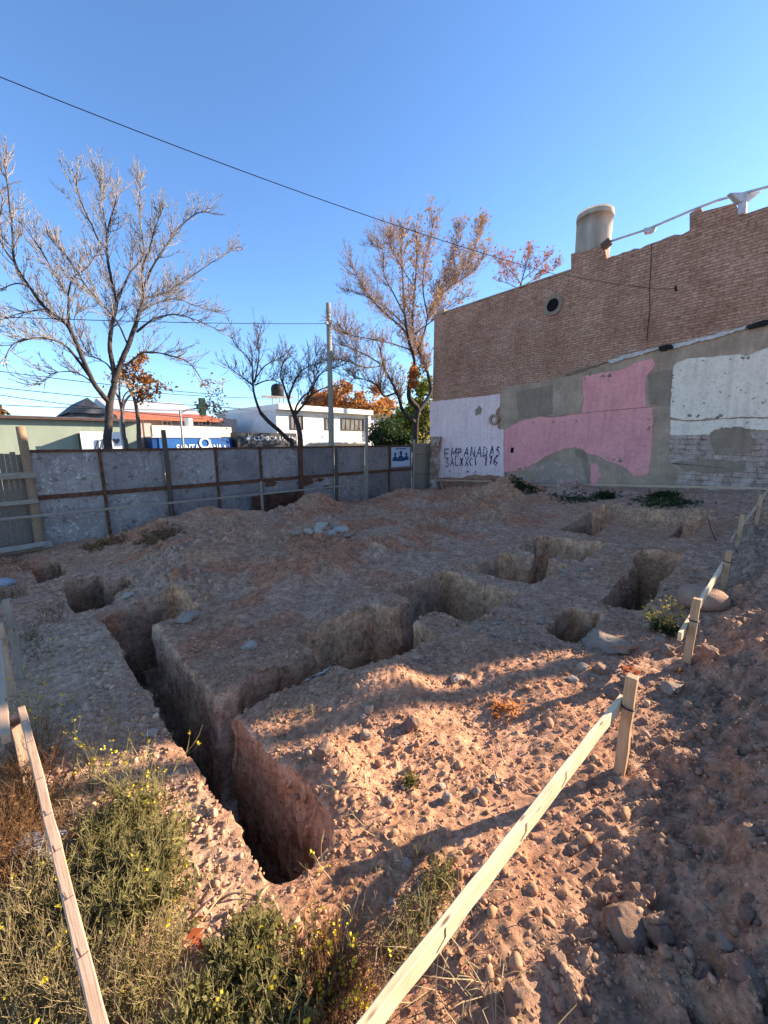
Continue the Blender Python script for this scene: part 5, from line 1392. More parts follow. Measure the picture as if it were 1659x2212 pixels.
build_tree('bare_tree', 'reddish bare treetop showing just above the brick wall left of the tank', -19.0, L, 53, m6, 1.2, [6, 5, 4.5], 2.2, .24, (M['bark'], M['twig_warm']), leaves=[(500, .12, M['red_leaf'], None), (300, .12, M['tan_leaf'], None)], depth=1.4)
mz1 = lambda x, y: (x * .1719, 829.4 + y * .1719)
L = [([(1592, 800), (1565, 680), (1550, 560), (1530, 320), (1500, 190)], .06, .035, 0), ([(1530, 320), (1560, 150), (1650, 60)], .03, .01, .5), ([(1500, 190), (1430, 60), (1380, -60)], .03, .01, -.5), ([(1505, 200), (1500, 0), (1520, -150)], .03, .01, .2)]
build_tree('young_tree', 'thin young tree with a dark knot, next to the big bare trunk', -13.4, L, 61, mz1, 1.0, [5, 6, 6], .5, .1, (M['bark'], M['twig']), leaves=[(160, .05, M['tan_leaf'], None)], depth=.5)
L = [([(1755, 800), (1745, 600), (1735, 450), (1705, 250), (1660, 100)], .075, .04, 0), ([(1705, 250), (1770, 80), (1850, -60)], .035, .01, .5), ([(1690, 190), (1600, 20), (1560, -120)], .03, .01, -.5), ([(1660, 100), (1690, -100), (1740, -260)], .03, .01, .2), ([(1700, 240), (1850, 160), (2000, 60)], .03, .008, .7)]
build_tree('young_tree', 'young street tree with a tuft of orange leaves, left of the orange roof', -14.0, L, 67, mz1, 1.0, [6, 6, 6], .62, .1, (M['bark'], M['twig']), leaves=[(520, .06, M['orange_leaf'], None), (500, .055, M['tan_leaf'], None)], depth=.5)

def leafy(name, label, u0, u1, v0, v1, b, size, mats, seed, n, group=None):
    rng = np.random.default_rng(seed); a0, a1 = ha(u0, (v0 + v1) / 2, b), ha(u1, (v0 + v1) / 2, b); z1 = hz((u0 + u1) / 2, v0, b); z0 = hz((u0 + u1) / 2, v1, b)
    ca, cz = (a0 + a1) / 2, (z0 + z1) / 2; ra, rz = abs(a1 - a0) / 2, (z1 - z0) / 2
    base = W(ca, b, -2.12); R = thing(name, label, 'tree' if 'tree' in name else 'shrub', base, group)
    T = Tubes(); k = 12; C = []
    clumps = []
    for i in range(34):
        d = rng.normal(size=3); d /= np.linalg.norm(d); rr = rng.uniform(.45, .95)
        clumps.append((ca + d[0] * ra * rr, b + d[1] * ra * .7 * rr, cz + d[2] * rz * rr, rng.uniform(.16, .34) * min(ra, rz * 1.3)))
        if i < k: T.add(spline([W(ca, b, -2.15), W(ca + d[0] * ra * .15, b, (cz - 2.1) / 2), W(*clumps[-1][:3])], 5), np.linspace(.12, .02, 11), 5)
    T.build('trunk', M['bark'], R)
    P = []
    for (x, y, z, r) in clumps:
        q = rng.normal(size=(n // 34, 3)) * r * .62; P.append(np.array((x, y, z)) + q)
    P = np.concatenate(P); Wp = np.stack([(P[:, 0] + P[:, 1]) / R2, (P[:, 0] - P[:, 1]) / R2, P[:, 2] + H0], -1)
    Wp = Wp[Wp[:, 2] > .1]
    pk = rng.random(len(Wp)) + .35 * n3(Wp[:, 0] * .5, Wp[:, 1] * .5, Wp[:, 2] * .5, seed)
    for i, m_ in enumerate(mats):
        q = Wp[(pk >= i / len(mats)) & (pk < (i + 1) / len(mats))] if i < len(mats) - 1 else Wp[pk >= i / len(mats)]
        if len(q): V, F = leaf_quads(q, size, rng); np_mesh('crown', V, F, m_, R)
    return R
leafy('autumn_tree', 'glowing orange autumn tree rising behind the white house roof', 688, 850, 830, 915, -46, .26, (M['orange_leaf'], M['tan_leaf'], M['orange_leaf']), 71, 9000)
leafy('autumn_tree', 'dull brown-orange tree left of the glowing one, behind the white house', 655, 720, 846, 900, -50, .26, (M['tan_leaf'], M['red_leaf']), 72, 3500)
leafy('leafy_tree', 'yellow-green leafy tree between the lilac house and the tall tree stems', 818, 925, 868, 985, -22, .15, (M['yellow_leaf'], M['green_leaf'], M['yellow_leaf']), 73, 9000)
leafy('leafy_tree', 'pale yellow-green treetop right against the brick wall corner', 890, 945, 790, 930, -20, .13, (M['yellow_leaf'], M['yellow_leaf'], M['green_leaf']), 76, 2600)
leafy('evergreen_shrub', 'dark green rounded shrub in front of the lilac house', 806, 880, 915, 985, -19.5, .11, (M['leaf_dark'], M['green_leaf']), 74, 7000)
leafy('leafy_tree', 'small dark leafy tree at the far left edge above the green hall', -30, 8, 862, 915, -44, .2, (M['leaf_dark'], M['tan_leaf']), 75, 2500)
# ------------------------------------------------------------------ batter boards and stakes
def stake(label, ub, vb, height, w=.05, group='stakes of the batter boards', lean=(0, 0), mat='stake', deep=.25, pos=None):
    a, b, z = pos if pos else ground_pt(ub, vb)
    p = W(a, b, z); T = thing('stake', label, 'stake', p, group)
    timber('post', p + Vector((-lean[0] * .3, -lean[1] * .3, -deep)), p + Vector((lean[0], lean[1], height)), w, w, M[mat], T, up=Vector((1, -1, 0)), segs=8)
    return T, (a, b, z)
def tie(T, p, r=.032):
    mb = MB(); t = Tubes()
    for k in range(3):
        q = [p + Vector((math.cos(x) * r, math.sin(x) * r, .004 * math.sin(2 * x + k) + .006 * (k - 1))) for x in [i * math.pi / 6 for i in range(13)]]
        t.add(q, .0016, 4)
    t.add([p + Vector((r, 0, 0)), p + Vector((r + .03, .01, .02)), p + Vector((r + .05, -.01, .01))], .0014, 4)
    t.build('wire_tie', M['iron'], T)
ZB = -1.40
S1, g1 = stake('nearest stake on the right, holding the upper end of the long pale board', 1338, 1672, .57)
S2, g2 = stake('second stake from the front, with the broken board end beside it', 1482, 1442, .50)
S3, g3 = stake('third stake from the front, standing behind the round pink boulder', 1560, 1281, .46)
S4, g4 = stake('fourth stake from the front, close to a leaning stick', 1591, 1186, .46)
S5, g5 = stake('farthest stake, by the right edge near the brick wall', 1633, 1136, .50)
for S, g, h in ((S1, g1, .40), (S2, g2, .33), (S3, g3, .34)): tie(S, W(g[0], g[1], g[2] + h), .036)
def board(label, p0, p1, mat, w=.024, h=.075, group='batter boards', split=0.0, up=Vector((0, 0, 1)), tilt=None):
    p0, p1 = Vector(p0), Vector(p1); T = thing('batter_board', label, 'board', (p0 + p1) / 2, group)
    timber('plank', p0, p1, w, h, M[mat], T, up=up, segs=22, split=split, wob=.0016)
    return T
off = Vector((-1, 1, 0)) / R2 * .040
e1 = W(g1[0], g1[1], ZB + .06) + off
x, y, z = sight(800, 2212); q = Vector((x, y, z)) * (1.42 / -z) + Vector((0, 0, H0)); q2 = q + (q - e1).normalized() * .5
BD1 = board('long pale new board running from the bottom edge up to the nearest stake', q2, e1 + (e1 - q).normalized() * .03, 'pine')
d_ = (e1 - q).normalized(); nrm = Vector((1, -1, 0)) / R2
for k, f in enumerate((.16, .43, .62)):
    c = q.lerp(e1, f) + nrm * .0135; mb = MB(); mb.beam(c + Vector((0, 0, .033)), c - Vector((0, 0, .004)) + d_ * .002, .0035, .0012, up=nrm); mb.beam(c - Vector((0, 0, .004)), c - Vector((0, 0, .02)) - d_ * .035, .003, .0012, up=nrm); mb.build('pencil_mark', M['iron'], BD1)
pa = W(g2[0], g2[1], ZB + .03) + off; pb_ = W(g3[0], g3[1], ZB + .06) + off; dd = (pb_ - pa).normalized()
board('pale board with splintered end between the second and third stakes', pa - dd * .20 - Vector((0, 0, .03)), pb_ + dd * .05, 'pine', split=.03)
pa = W(g4[0], g4[1], g4[2] + .22) + off; pb_ = W(g5[0], g5[1], g5[2] + .30) + off; dd = (pb_ - pa).normalized()
board('short thin board between the two farthest stakes', pa - dd * .25 - Vector((0, 0, .08)), pb_ + dd * .08, 'oldpink', .02, .055)
board('thin board running out of the picture beyond the farthest stake', pb_ + Vector((0, 0, -.01)) - dd * .1, pb_ + dd * 1.5 + Vector((0, 0, .08)), 'oldpink', .02, .055)
# left line, along the long trench
ZL = -1.42
x, y, z = sight(215, 2212); n0 = Vector((x, y, z)) * (ZL / z); x, y, z = sight(48, 1535); n1 = Vector((x, y, z)) * (ZL / z)
x, y, z = sight(44, 1560); m0 = Vector((x, y, z)) * (ZL / z); x, y, z = sight(6, 1345); m1 = Vector((x, y, z)) * (ZL / z)
up0 = Vector((0, 0, H0)); dn = (n0 - n1).normalized()
BL = board('reddish measuring batten with ink ticks, slanting along the left edge to the bottom', n0 + dn * .6 + up0, n1 + up0, 'oldpink', .030, .055)
for k, f in enumerate((.10, .22, .345, .46, .60, .78, .9)):
    c = n0.lerp(n1, f) + up0 + Vector((0, 0, .029)); mb = MB(); sd = Vector((dn.y, -dn.x, 0)); mb.beam(c - sd * .013, c + sd * .010, .0018, .001); 
    if k < 4: mb.beam(c + sd * .004, c + sd * .008 - dn * .032, .0018, .001)
    mb.build('ink_mark', M['rust'] if k < 3 else M['iron'], BL)
mm = (m1 - m0).normalized()
board('upper weathered batten on the left edge, half in shade', m0 - mm * .10 + up0 + Vector((-.05, -.03, -.01)), m1 + mm * .5 + up0 + Vector((-.03, 0, 0)), 'oldpink', .034, .055)
def stake_at(label, u, v, zt, mat='oldpink', w=.05):
    x, y, z = sight(u, v); p = Vector((x, y, z)) * (zt / z); a, b = (p.x + p.y) / R2, (p.x - p.y) / R2; g = gz(a, b)
    return stake(label, 0, 0, zt - g, pos=(a, b, g), mat=mat, w=w)
SA, ga_ = stake_at('left stake under the joint of the two reddish battens', 34, 1545, -1.42)
tie(SA, W(ga_[0], ga_[1], -1.44), .045)
stake_at('grey stake at the left edge carrying the shaded batten', 14, 1295, -1.22, 'grey_wood')
stake_at('pale stub of a stake cut by the left picture edge', -3, 1350, -1.30, 'oldpink')
# street side: thin levelling batten on stakes in front of the fence
BB = -9.62
board('long thin levelling batten in front of the metal fence', PB(-60, 1128, BB), PB(790, 1045, BB), 'grey_wood', .02, .05)
for u0, v0, u1, v1, lab in ((565, 1040, 571, 1118, 'pale stake in front of the rusty corrugated patch'), (787, 1010, 790, 1072, 'pale stake at the right end of the thin levelling batten')):
    a, _, z = on_b((u0 + u1) / 2, v1, BB + .05); zt = hz(u0, v0, BB + .05); g = gz(a, BB + .05)
    stake(lab, 0, 0, zt - g, pos=(a, BB + .05, g), mat='grey_wood', w=.055)
# battens along the wall foot
def wboard(label, p, q, d=.45, mat='oldpink'):
    s0, z0 = on_wall(*p); s1, z1 = on_wall(*q)
    k = 1 - d / 12.0
    A = WW(s0, z0, 0) ; B = WW(s1, z1, 0); A = Vector((A.x * k, A.y * k, (A.z - H0) * k + H0)); B = Vector((B.x * k, B.y * k, (B.z - H0) * k + H0))
    board(label, A, B, mat, .02, .055)
wboard('long batten along the foot of the painted bricks, running out right', (1245, 1046), (1720, 1057))
wboard('batten along the foot of the white lettered plaster', (938, 1037), (1082, 1040))
wboard('short batten along the foot of the worn pink arch', (1150, 1048), (1240, 1050))

# ------------------------------------------------------------------ single stones and clods
RV, RF = rock_variants(ico(4), 14, .30, 301)
RS, RSF = rock_variants(ICO3, 14, .36, 302)
SV, SF = [], ICO3[1]
for i in range(6):
    v = ICO3[0]; SV.append(v * (1 + .10 * n3(v[:, 0] * 1.2 + i * 9, v[:, 1] * 1.2, v[:, 2] * 1.2, 311))[:, None])
_k = [0]
def stone(u, v, wpx, hpx, mat, label, name='stone', cat='stone', smooth=False, group='loose stones on the lot', sink=.30, yaw=None, at=None):
    a, b, z = ground_pt(u, v + hpx * .25) if at is None else at
    p = W(a, b, z); x, y, zz = p.x, p.y, p.z - H0; t = y * CP - zz * SP
    sx = wpx / FOC * t / 2; sz = max(.5 * sx, hpx / FOC * t / 2 * 1.0)
    i = _k[0]; _k[0] += 1
    big = wpx > 26 and not smooth
    base = SV[i % 6] if smooth else (RV if big else RS)[i % 14]
    ya = random.uniform(-.5, .5) if yaw is None else yaw
    q = base.copy(); q /= np.abs(q).max(0)
    q = q * np.array((sx, sx * random.uniform(.75, 1.0), sz))
    # bits of surface roughness
    if not smooth: q = q * (1 + .09 * n3(q[:, 0] / sx * 3, q[:, 1] / sx * 3, q[:, 2] / sz * 3, 320 + i) + .05 * n3(q[:, 0] / sx * 8, q[:, 1] / sx * 8, q[:, 2] / sz * 8, 420 + i) + .03 * n3(q[:, 0] / sx * 19, q[:, 1] / sx * 19, q[:, 2] / sz * 19, 520 + i))[:, None]
    c, s = math.cos(ya), math.sin(ya)
    V = np.stack([q[:, 0] * c - q[:, 1] * s, q[:, 0] * s + q[:, 1] * c, q[:, 2] + sz * (1 - sink * 2)], -1)
    o = np_mesh(name, V, RF if big else (SF if smooth else RSF), M[mat], None, smooth or big)
    o.location = p
    return tag(o, label, cat, group)
stone(1515, 1300, 108, 50, 'stone_pink', 'big smooth pink boulder behind the second stake', 'boulder', 'boulder', True, None, .2)
stone(1308, 1378, 110, 46, 'stone_grey', 'broad flat grey rock in front of the round dark pit', 'rock', 'rock', False, None, .42)
for (u, v, w, h, m, l) in ((692, 1137, 34, 22, 'stone_pale', 'white block at the back of the pale rubble pile'), (714, 1150, 30, 18, 'stone_pale', 'pale middle block of the rubble pile'), (737, 1142, 38, 18, 'stone_pale', 'long pale block at the right of the rubble pile'),
                           (688, 1152, 24, 20, 'stone_pale', 'round pale block at the front of the rubble pile'), (666, 1153, 24, 18, 'stone_beige', 'beige block left in the rubble pile'), (640, 1158, 24, 18, 'stone_grey', 'grey lump left of the rubble pile'), (705, 1133, 20, 14, 'stone_brown', 'brown lump on the rubble pile'), (752, 1150, 22, 12, 'stone_grey', 'grey lump at the right tip of the rubble pile'), (722, 1138, 20, 14, 'stone_grey', 'grey lump between the two white rubble blocks')):
    stone(u, v, w, h, m, l, 'rubble_block', 'rubble', group='pale rubble pile near the fence')
for args in (
 (984, 1464, 38, 24, 'stone_beige', 'beige oval cobble at the shade edge'), (1009, 1466, 18, 17, 'stone_grey', 'small round cobble touching the beige oval one'),
 (797, 1527, 22, 22, 'stone_beige', 'round beige cobble high on the sunlit block'), (785, 1544, 15, 14, 'stone_pale', 'small pale cobble below the round beige one'), (789, 1587, 32, 24, 'stone_grey', 'flat grey cobble in the narrow shadow strip'),
 (888, 1559, 40, 36, 'stone_brown', 'square reddish clod on the sunlit block'), (699, 1608, 42, 34, 'stone_brown', 'lumpy brown clod beside a dark gap near the trench edge'),
 (840, 1731, 25, 24, 'stone_grey', 'round grey cobble low on the sunlit block'), (871, 1698, 14, 13, 'stone_pale', 'small pale cobble under the green tuft'), (858, 1578, 18, 14, 'stone_grey', 'little grey stone left of the square clod'),
 (943, 1604, 16, 16, 'stone_grey', 'dark little cobble right of the square clod'), (953, 1690, 24, 16, 'stone_pale', 'pale knuckle-shaped stone, upper of two'), (966, 1712, 22, 34, 'stone_pale', 'pale knuckle-shaped stone, lower of two'),
 (1028, 1700, 20, 20, 'stone_beige', 'round tan pebble beside the curved root'), (1066, 1672, 14, 20, 'stone_pale', 'upright tan pebble among brick scraps'), (1086, 1684, 16, 22, 'stone_pale', 'whitish pebble among brick scraps'),
 (880, 1860, 26, 26, 'stone_pale', 'whitish stone in front of the shadow of the long board'), (849, 1935, 18, 14, 'stone_pale', 'small white stone near the green grass by the long board'),
 (279, 1284, 24, 16, 'stone_pale', 'pale stone on the shaded spur by the far trench'), (405, 1337, 46, 24, 'stone_grey', 'flat grey slab stone at the trench corner'), (538, 1392, 36, 18, 'stone_pale', 'flat pale stone on the shaded middle block'),
 (149, 1529, 24, 12, 'stone_grey', 'flat grey stone on the left gravel bank'), (327, 1584, 28, 16, 'stone_pale', 'pale stone near the lip of the long trench'), (14, 1253, 40, 26, 'slab', 'pale blue-grey concrete lump at the left edge'),
 (1437, 1402, 32, 26, 'stone_brown', 'brown stone left of the second stake'), (1425, 1380, 34, 14, 'stone_grey', 'flat grey stone near the flowering weed'), (1292, 1450, 36, 30, 'stone_brown', 'reddish clod behind the nearest stake'),
 (1256, 1444, 26, 18, 'stone_pale', 'pale stone left of the reddish clod'), (1237, 1470, 24, 16, 'stone_pale', 'flat pale stone above the dark shadow of the board'), (1345, 1389, 18, 14, 'stone_pale', 'small pale stone right of the flat grey rock'),
 (1328, 1500, 34, 26, 'stone_brown', 'brown clod beside the top of the nearest stake'), (1360, 1480, 46, 20, 'stone_brown', 'long flat brown clod beyond the nearest stake'), (1447, 1492, 48, 14, 'stone_grey', 'flat dark stone at the foot of the second stake'),
 (1570, 1430, 46, 28, 'stone_brown', 'wide clod on the heap right of the second stake'), (1530, 1415, 40, 24, 'stone_brown', 'grey-brown clod right behind the second stake'), (1490, 1430, 36, 24, 'stone_brown', 'clod leaning on the second stake'),
 (1535, 1518, 40, 40, 'stone_brown', 'upright clod high on the spoil heap'), (1640, 1500, 46, 30, 'stone_brown', 'big clod at the right edge of the heap'), (1505, 1640, 34, 20, 'stone_brown', 'tilted clod in the shaded heap hollow'), (1500, 1610, 22, 24, 'stone_brown', 'round clod at the hollow rim'),
 (1340, 2000, 104, 96, 'stone_brown', 'huge rounded clod low on the spoil heap'), (1425, 2030, 54, 50, 'stone_brown', 'angular clod right of the huge one'), (1504, 2110, 84, 60, 'stone_brown', 'big flat slab of earth near the bottom right corner'),
 (1604, 2130, 92, 56, 'stone_brown', 'long slab of earth at the bottom right corner'), (1464, 2048, 32, 36, 'stone_brown', 'small angular clod between bigger ones'), (1615, 1980, 44, 34, 'stone_brown', 'clod at the right edge above the slab'),
 (1106, 2160, 50, 86, 'stone_brown', 'tall narrow clod beside the long board near the bottom'), (1612, 1945, 30, 26, 'stone_brown', 'small round clod at the right edge'), (1560, 2060, 34, 22, 'stone_grey', 'grey stone between earth slabs'), (1200, 2090, 46, 36, 'stone_brown', 'crumbly clod left of the huge one')):
    stone(*args)
# cobbles strewn on the far blocks: alike, nothing tells them apart
rs = random.Random(12)
for (u, v, n, sp_, m) in ((1120, 1360, 8, 60, 'stone_grey'), (1060, 1345, 7, 40, 'stone_grey'), (1170, 1385, 5, 40, 'stone_brown'), (1250, 1235, 6, 36, 'stone_grey'), (1440, 1260, 6, 60, 'stone_grey'), (930, 1420, 8, 36, 'stone_brown')):
    for k in range(n):
        uu, vv = u + rs.uniform(-sp_, sp_), v + rs.uniform(-sp_, sp_) * .28
        a, b, z = ground_pt(uu, vv)
        if z < -1.95: continue
        s_ = rs.uniform(8, 16); stone(uu, vv, s_, s_ * .65, m, 'cobble strewn among others on the shaded ground between the pits', group='cobbles strewn between the pits', smooth=True)
for k in range(34):
    uu, vv = rs.uniform(1180, 1655), rs.uniform(1420, 2190)
    a, b, z = ground_pt(uu, vv)
    if b < -.42 and rs.random() < .7: continue
    s_ = rs.uniform(14, 30); stone(uu, vv, s_, s_ * .75, 'stone_brown', 'red-brown clod lying among its like on the spoil heap', 'clod', 'clod', group='clods on the spoil heap')

# concrete block half hidden in the weeds
a, b, z = ground_pt(85, 1850); p = W(a, b, z); CB = thing('concrete_block', 'grey concrete block half hidden in weeds behind the measuring batten', 'block', p)
mb = MB(); mb.hexa([p + Vector(q) for q in ((-.09, -.06, -.05), (.10, -.05, -.05), (.09, .06, -.05), (-.1, .05, -.05), (-.09, -.06, .07), (.10, -.05, .075), (.09, .06, .075), (-.1, .05, .07))]); mb.build('block_body', M['slab'], CB, bevel=.008)
# plastic sheet scrap on the lip of the near block
a, b, z = ground_pt(706, 1436); V = []; F = []
for i in range(13):
    for j in range(6):
        aa = a - .20 + .40 * i / 12 - .02 * j; bb = b - .05 + .13 * j / 5 + .012 * math.sin(i * 1.3)
        V.append(W(aa, bb, gz(aa, bb) + .012 + .004 * math.sin(i * .9 + j * .8)))
for i in range(12):
    for j in range(5): q = i * 6 + j; F.append((q, q + 6, q + 7, q + 1))
tag(np_mesh('plastic_sheet', V, np.array(F), M['cloth'], None, True), 'crumpled grey plastic scrap on the back lip of the sunlit block', 'plastic scrap')

# ------------------------------------------------------------------ sticks and dead leaves
def stick(label, P, r, mat='grey_wood', lift=.012):
    pts = []
    for (u, v, dz) in P:
        a, b, z = ground_pt(u, v); pts.append(W(a, b, z + lift + dz))
    S = spline(pts, 6); t = Tubes(); t.add(S, np.linspace(r, r * .5, len(S)), 6)
    return tag(t.build('stick', M[mat]), label, 'stick', 'sticks on the lot')
stick('pale curved stick at the end of the long trench', [(556, 1985, 0), (560, 1955, .005), (568, 1930, .006), (580, 1912, 0)], .007, 'straw')
stick('dark twig lying left of the curved pale stick', [(470, 1960, 0), (505, 1945, .01), (555, 1935, 0)], .005, 'dark_wood')
stick('long thin straw stalk lying across the gravel', [(438, 2022, .02), (480, 1960, .03), (505, 1925, .01)], .0035, 'straw')
stick('thin curved root right of the nearest stake', [(1352, 1480, .06), (1385, 1515, .03), (1440, 1530, .0)], .005, 'oldpink')
stick('thin curved root on the sunlit ground left of the long board', [(1075, 1610, .03), (1098, 1660, .03), (1170, 1710, 0), (1210, 1722, 0)], .004, 'oldpink')
stick('dark stick leaning by the fourth stake', [(1545, 1170, .0), (1532, 1155, .10), (1522, 1142, .24)], .012, 'dark_wood')
stick('short pale stick on the shaded mound', [(290, 1252, 0), (305, 1240, .03)], .012, 'grey_wood')
stick('grey twig on the sunlit block', [(800, 1545, .01), (830, 1575, .01)], .005, 'grey_wood')
def leaf_pile(label, u, v, n, spread, size, mat, group='fallen leaves'):
    a, b, z = ground_pt(u, v); rng = np.random.default_rng(int(u + v)); A = a + rng.normal(size=n) * spread; B = b + rng.normal(size=n) * spread
    zz, _ = terrain(A, B); C = np.stack([(A + B) / R2, (A - B) / R2, zz + H0 + .012 + rng.random(n) * .02], -1)
    V, F = leaf_quads(C, size, rng, .5); o = np_mesh('fallen_leaves', V, F, M[mat]); return tag(o, label, 'leaves', group)
leaf_pile('drift of orange dead leaves in the hollow of the sunlit ground', 1092, 1535, 60, .055, .022, 'orange_leaf')
leaf_pile('rust red leaf scraps near the second stake', 1352, 1452, 9, .03, .03, 'red_leaf')
leaf_pile('orange leaf near the foot of the second stake', 1452, 1458, 3, .025, .035, 'orange_leaf')
leaf_pile('red dead leaves above the bottom weeds', 440, 2048, 7, .025, .032, 'red_leaf')
leaf_pile('single dark red leaf standing above the bottom weeds', 430, 2000, 2, .008, .03, 'red_leaf')
leaf_pile('yellowed leaves near the end of the long trench', 520, 2000, 14, .04, .02, 'tan_leaf')
leaf_pile('small reddish leaves at the bottom of the measuring batten', 545, 2110, 6, .03, .026, 'red_leaf')

# ------------------------------------------------------------------ weeds
class Weed:
    def __init__(s, seed): s.rng = np.random.default_rng(seed); s.st = Tubes(); s.LV = []; s.FV = []; s.tipV = []
    def stalk(s, p, d, L, r, leaves, lsize, flower=0.0, bend=.25, branch=0, leafy_to=.85):
        rng = s.rng; pts = [np.array(p)]; d = np.array(d, float); n = 5
        side = rng.normal(size=3) * bend
        for i in range(n):
            d = d + side / n + rng.normal(size=3) * .07; d /= np.linalg.norm(d); pts.append(pts[-1] + d * L / n)
        P = np.array(pts); s.st.add(P, np.linspace(r, r * .4, n + 1), 3)
        for _ in range(leaves):
            t = rng.uniform(.05, leafy_to); x = t * n; i = min(n - 1, int(x)); c = P[i] + (P[i + 1] - P[i]) * (x - i)
            s.leaf(c, (P[i + 1] - P[i]), lsize * rng.uniform(.6, 1.3))
        for _ in range(branch):
            t = rng.uniform(.45, .95); x = t * n; i = min(n - 1, int(x)); c = P[i] + (P[i + 1] - P[i]) * (x - i)
            dd = (P[i + 1] - P[i]) / np.linalg.norm(P[i + 1] - P[i]) + rng.normal(size=3) * .45; dd[2] += .2; dd /= np.linalg.norm(dd)
            q = np.array([c, c + dd * L * .13, c + (dd + np.array((0, 0, .3))) * L * .24]); s.st.add(q, np.linspace(r * .6, r * .3, 3), 3)
            if rng.random() < flower: s.bloom(q[-1])
        if rng.random() < flower: s.bloom(P[-1])
        return P
    def leaf(s, c, axis, L):
        rng = s.rng; ax = axis / np.linalg.norm(axis); q = rng.normal(size=3); q -= q.dot(ax) * ax; q /= np.linalg.norm(q)
        d = q * .8 + ax * .5 + np.array((0, 0, rng.uniform(-.3, .2))); d /= np.linalg.norm(d); w = np.cross(d, rng.normal(size=3)); w /= np.linalg.norm(w); w *= L * .19
        m = c + d * L * .5 + np.array((0, 0, L * .08)); e = c + d * L - np.array((0, 0, L * .12))
        s.LV += [c, m + w, e, m - w]
    def bloom(s, c, r=None):
        rng = s.rng; r = r or rng.uniform(.0035, .0062)
        for k in range(rng.integers(3, 6)):
            o = c + rng.normal(size=3) * r * 1.1; n = rng.normal(size=3); n[2] = abs(n[2]) + .6; n /= np.linalg.norm(n); x = np.cross(n, (.3, .8, .1)); x /= np.linalg.norm(x); y = np.cross(n, x)
            s.FV += [o + x * r, o + y * r, o - x * r, o - y * r]
    def build(s, name, label, cat, group, mats, base=None):
        base = base if base is not None else Vector(s.st.V[0][0])
        R = thing(name, label, cat, base, group)
        if s.st.n: tag(s.st.build('stems', mats[0], R), kind='stuff')
        if s.LV: tag(np_mesh('leaves', np.array(s.LV), np.arange(len(s.LV)).reshape(-1, 4), mats[1], R), kind='stuff')
        if s.FV: tag(np_mesh('flowers', np.array(s.FV), np.arange(len(s.FV)).reshape(-1, 4), M['flower'], R), kind='stuff')
        return R
def patch(name, label, cat, group, seed, region, n, L, leaves, lsize, flower, mats, branch=2, lean=(0, 0), spread=.35, r=.0016, bend=.3):
    """region: list of ground sightings (u, v, weight radius in metres)"""
    w = Weed(seed); rng = w.rng; first = None
    G = [CACHE.setdefault((u, v), ground_pt(u, v)) for u, v, _ in region]
    pick = rng.integers(0, len(region), n); ra = np.array([x[2] for x in region])[pick] * .6
    A = np.array([x[0] for x in G])[pick] + rng.normal(size=n) * ra; B = np.array([x[1] for x in G])[pick] + rng.normal(size=n) * ra
    Z, Dm = terrain(A, B)
    for a, b, z, dm in zip(A, B, Z, Dm):
        if dm < .03: continue
        p = W(a, b, z - .01); first = first or p
        d = np.array((rng.normal() * spread + lean[0], rng.normal() * spread + lean[1], 1.0)); d /= np.linalg.norm(d)
        w.stalk(p, d, L * rng.uniform(.55, 1.15), r * rng.uniform(.7, 1.3), leaves, lsize, flower, bend, branch)
    return w.build(name, label, cat, group, mats, first)
CACHE = {}
GS = (M['stem'], M['leaf']); GD = (M['stem'], M['leaf_dark'])
patch('mustard_weed', 'large leafy mustard bush with yellow flowers beside the measuring batten', 'weed', 'mustard weeds', 1, [(250, 1800, .13), (300, 1890, .12), (220, 1900, .12), (330, 1960, .1), (290, 1760, .09), (250, 2000, .1), (350, 1860, .07)], 720, .19, 14, .026, .007, GS, 2)
patch('mustard_weed', 'dark green mustard clump at the bottom centre', 'weed', 'mustard weeds', 2, [(560, 2150, .11), (480, 2190, .11), (620, 2120, .09), (540, 2080, .08), (440, 2250, .12), (640, 2220, .1), (560, 2030, .05)], 480, .14, 13, .024, .008, GS, 2)
patch('mustard_weed', 'straw-green flowering weeds in the bottom left corner', 'weed', 'mustard weeds', 3, [(60, 2050, .12), (120, 2150, .12), (30, 2180, .12), (90, 1960, .1), (160, 2260, .12), (0, 2080, .1), (290, 2200, .12), (330, 2120, .1)], 800, .18, 5, .020, .008, (M['straw'], M['straw_leaf']), 3)
patch('dry_bush', 'rust brown dry bush left of the measuring batten', 'bush', 'dry bushes', 4, [(40, 1720, .12), (20, 1800, .12), (60, 1660, .08), (70, 1760, .07), (0, 1900, .12), (40, 1870, .1)], 520, .24, 8, .018, 0, (M['drybrown'], M['drybrown']), 5, spread=.5)
patch('dry_bush', 'rust brown dry bush beside the foot of the long board', 'bush', 'dry bushes', 5, [(730, 2140, .08), (700, 2200, .09), (760, 2220, .08), (690, 2090, .05)], 260, .16, 7, .014, .03, (M['drybrown'], M['drybrown']), 5, spread=.5)
patch('grass_tuft', 'dark green grass tuft half under the long board', 'grass', 'grass tufts', 6, [(935, 1930, .06), (900, 1985, .06), (860, 2050, .06), (955, 1890, .04)], 170, .11, 4, .022, .01, (M['stem'], M['leaf']), 0, spread=.5)
patch('grass_tuft', 'small bright green tuft alone on the sunlit block', 'grass', 'grass tufts', 7, [(886, 1690, .025)], 60, .075, 4, .022, 0, (M['leaf'], M['leaf']), 0, spread=.5)
patch('flowering_weed', 'yellow flowering weed on green base left of the second stake', 'weed', 'mustard weeds', 8, [(1432, 1362, .05), (1415, 1358, .05)], 60, .25, 5, .03, .5, GD, 2)
patch('grass_tuft', 'low dark green base of the flowering weed near the boulder', 'grass', 'grass tufts', 9, [(1440, 1362, .07)], 90, .09, 6, .035, 0, (M['leaf_dark'], M['leaf_dark']), 0, spread=.6)
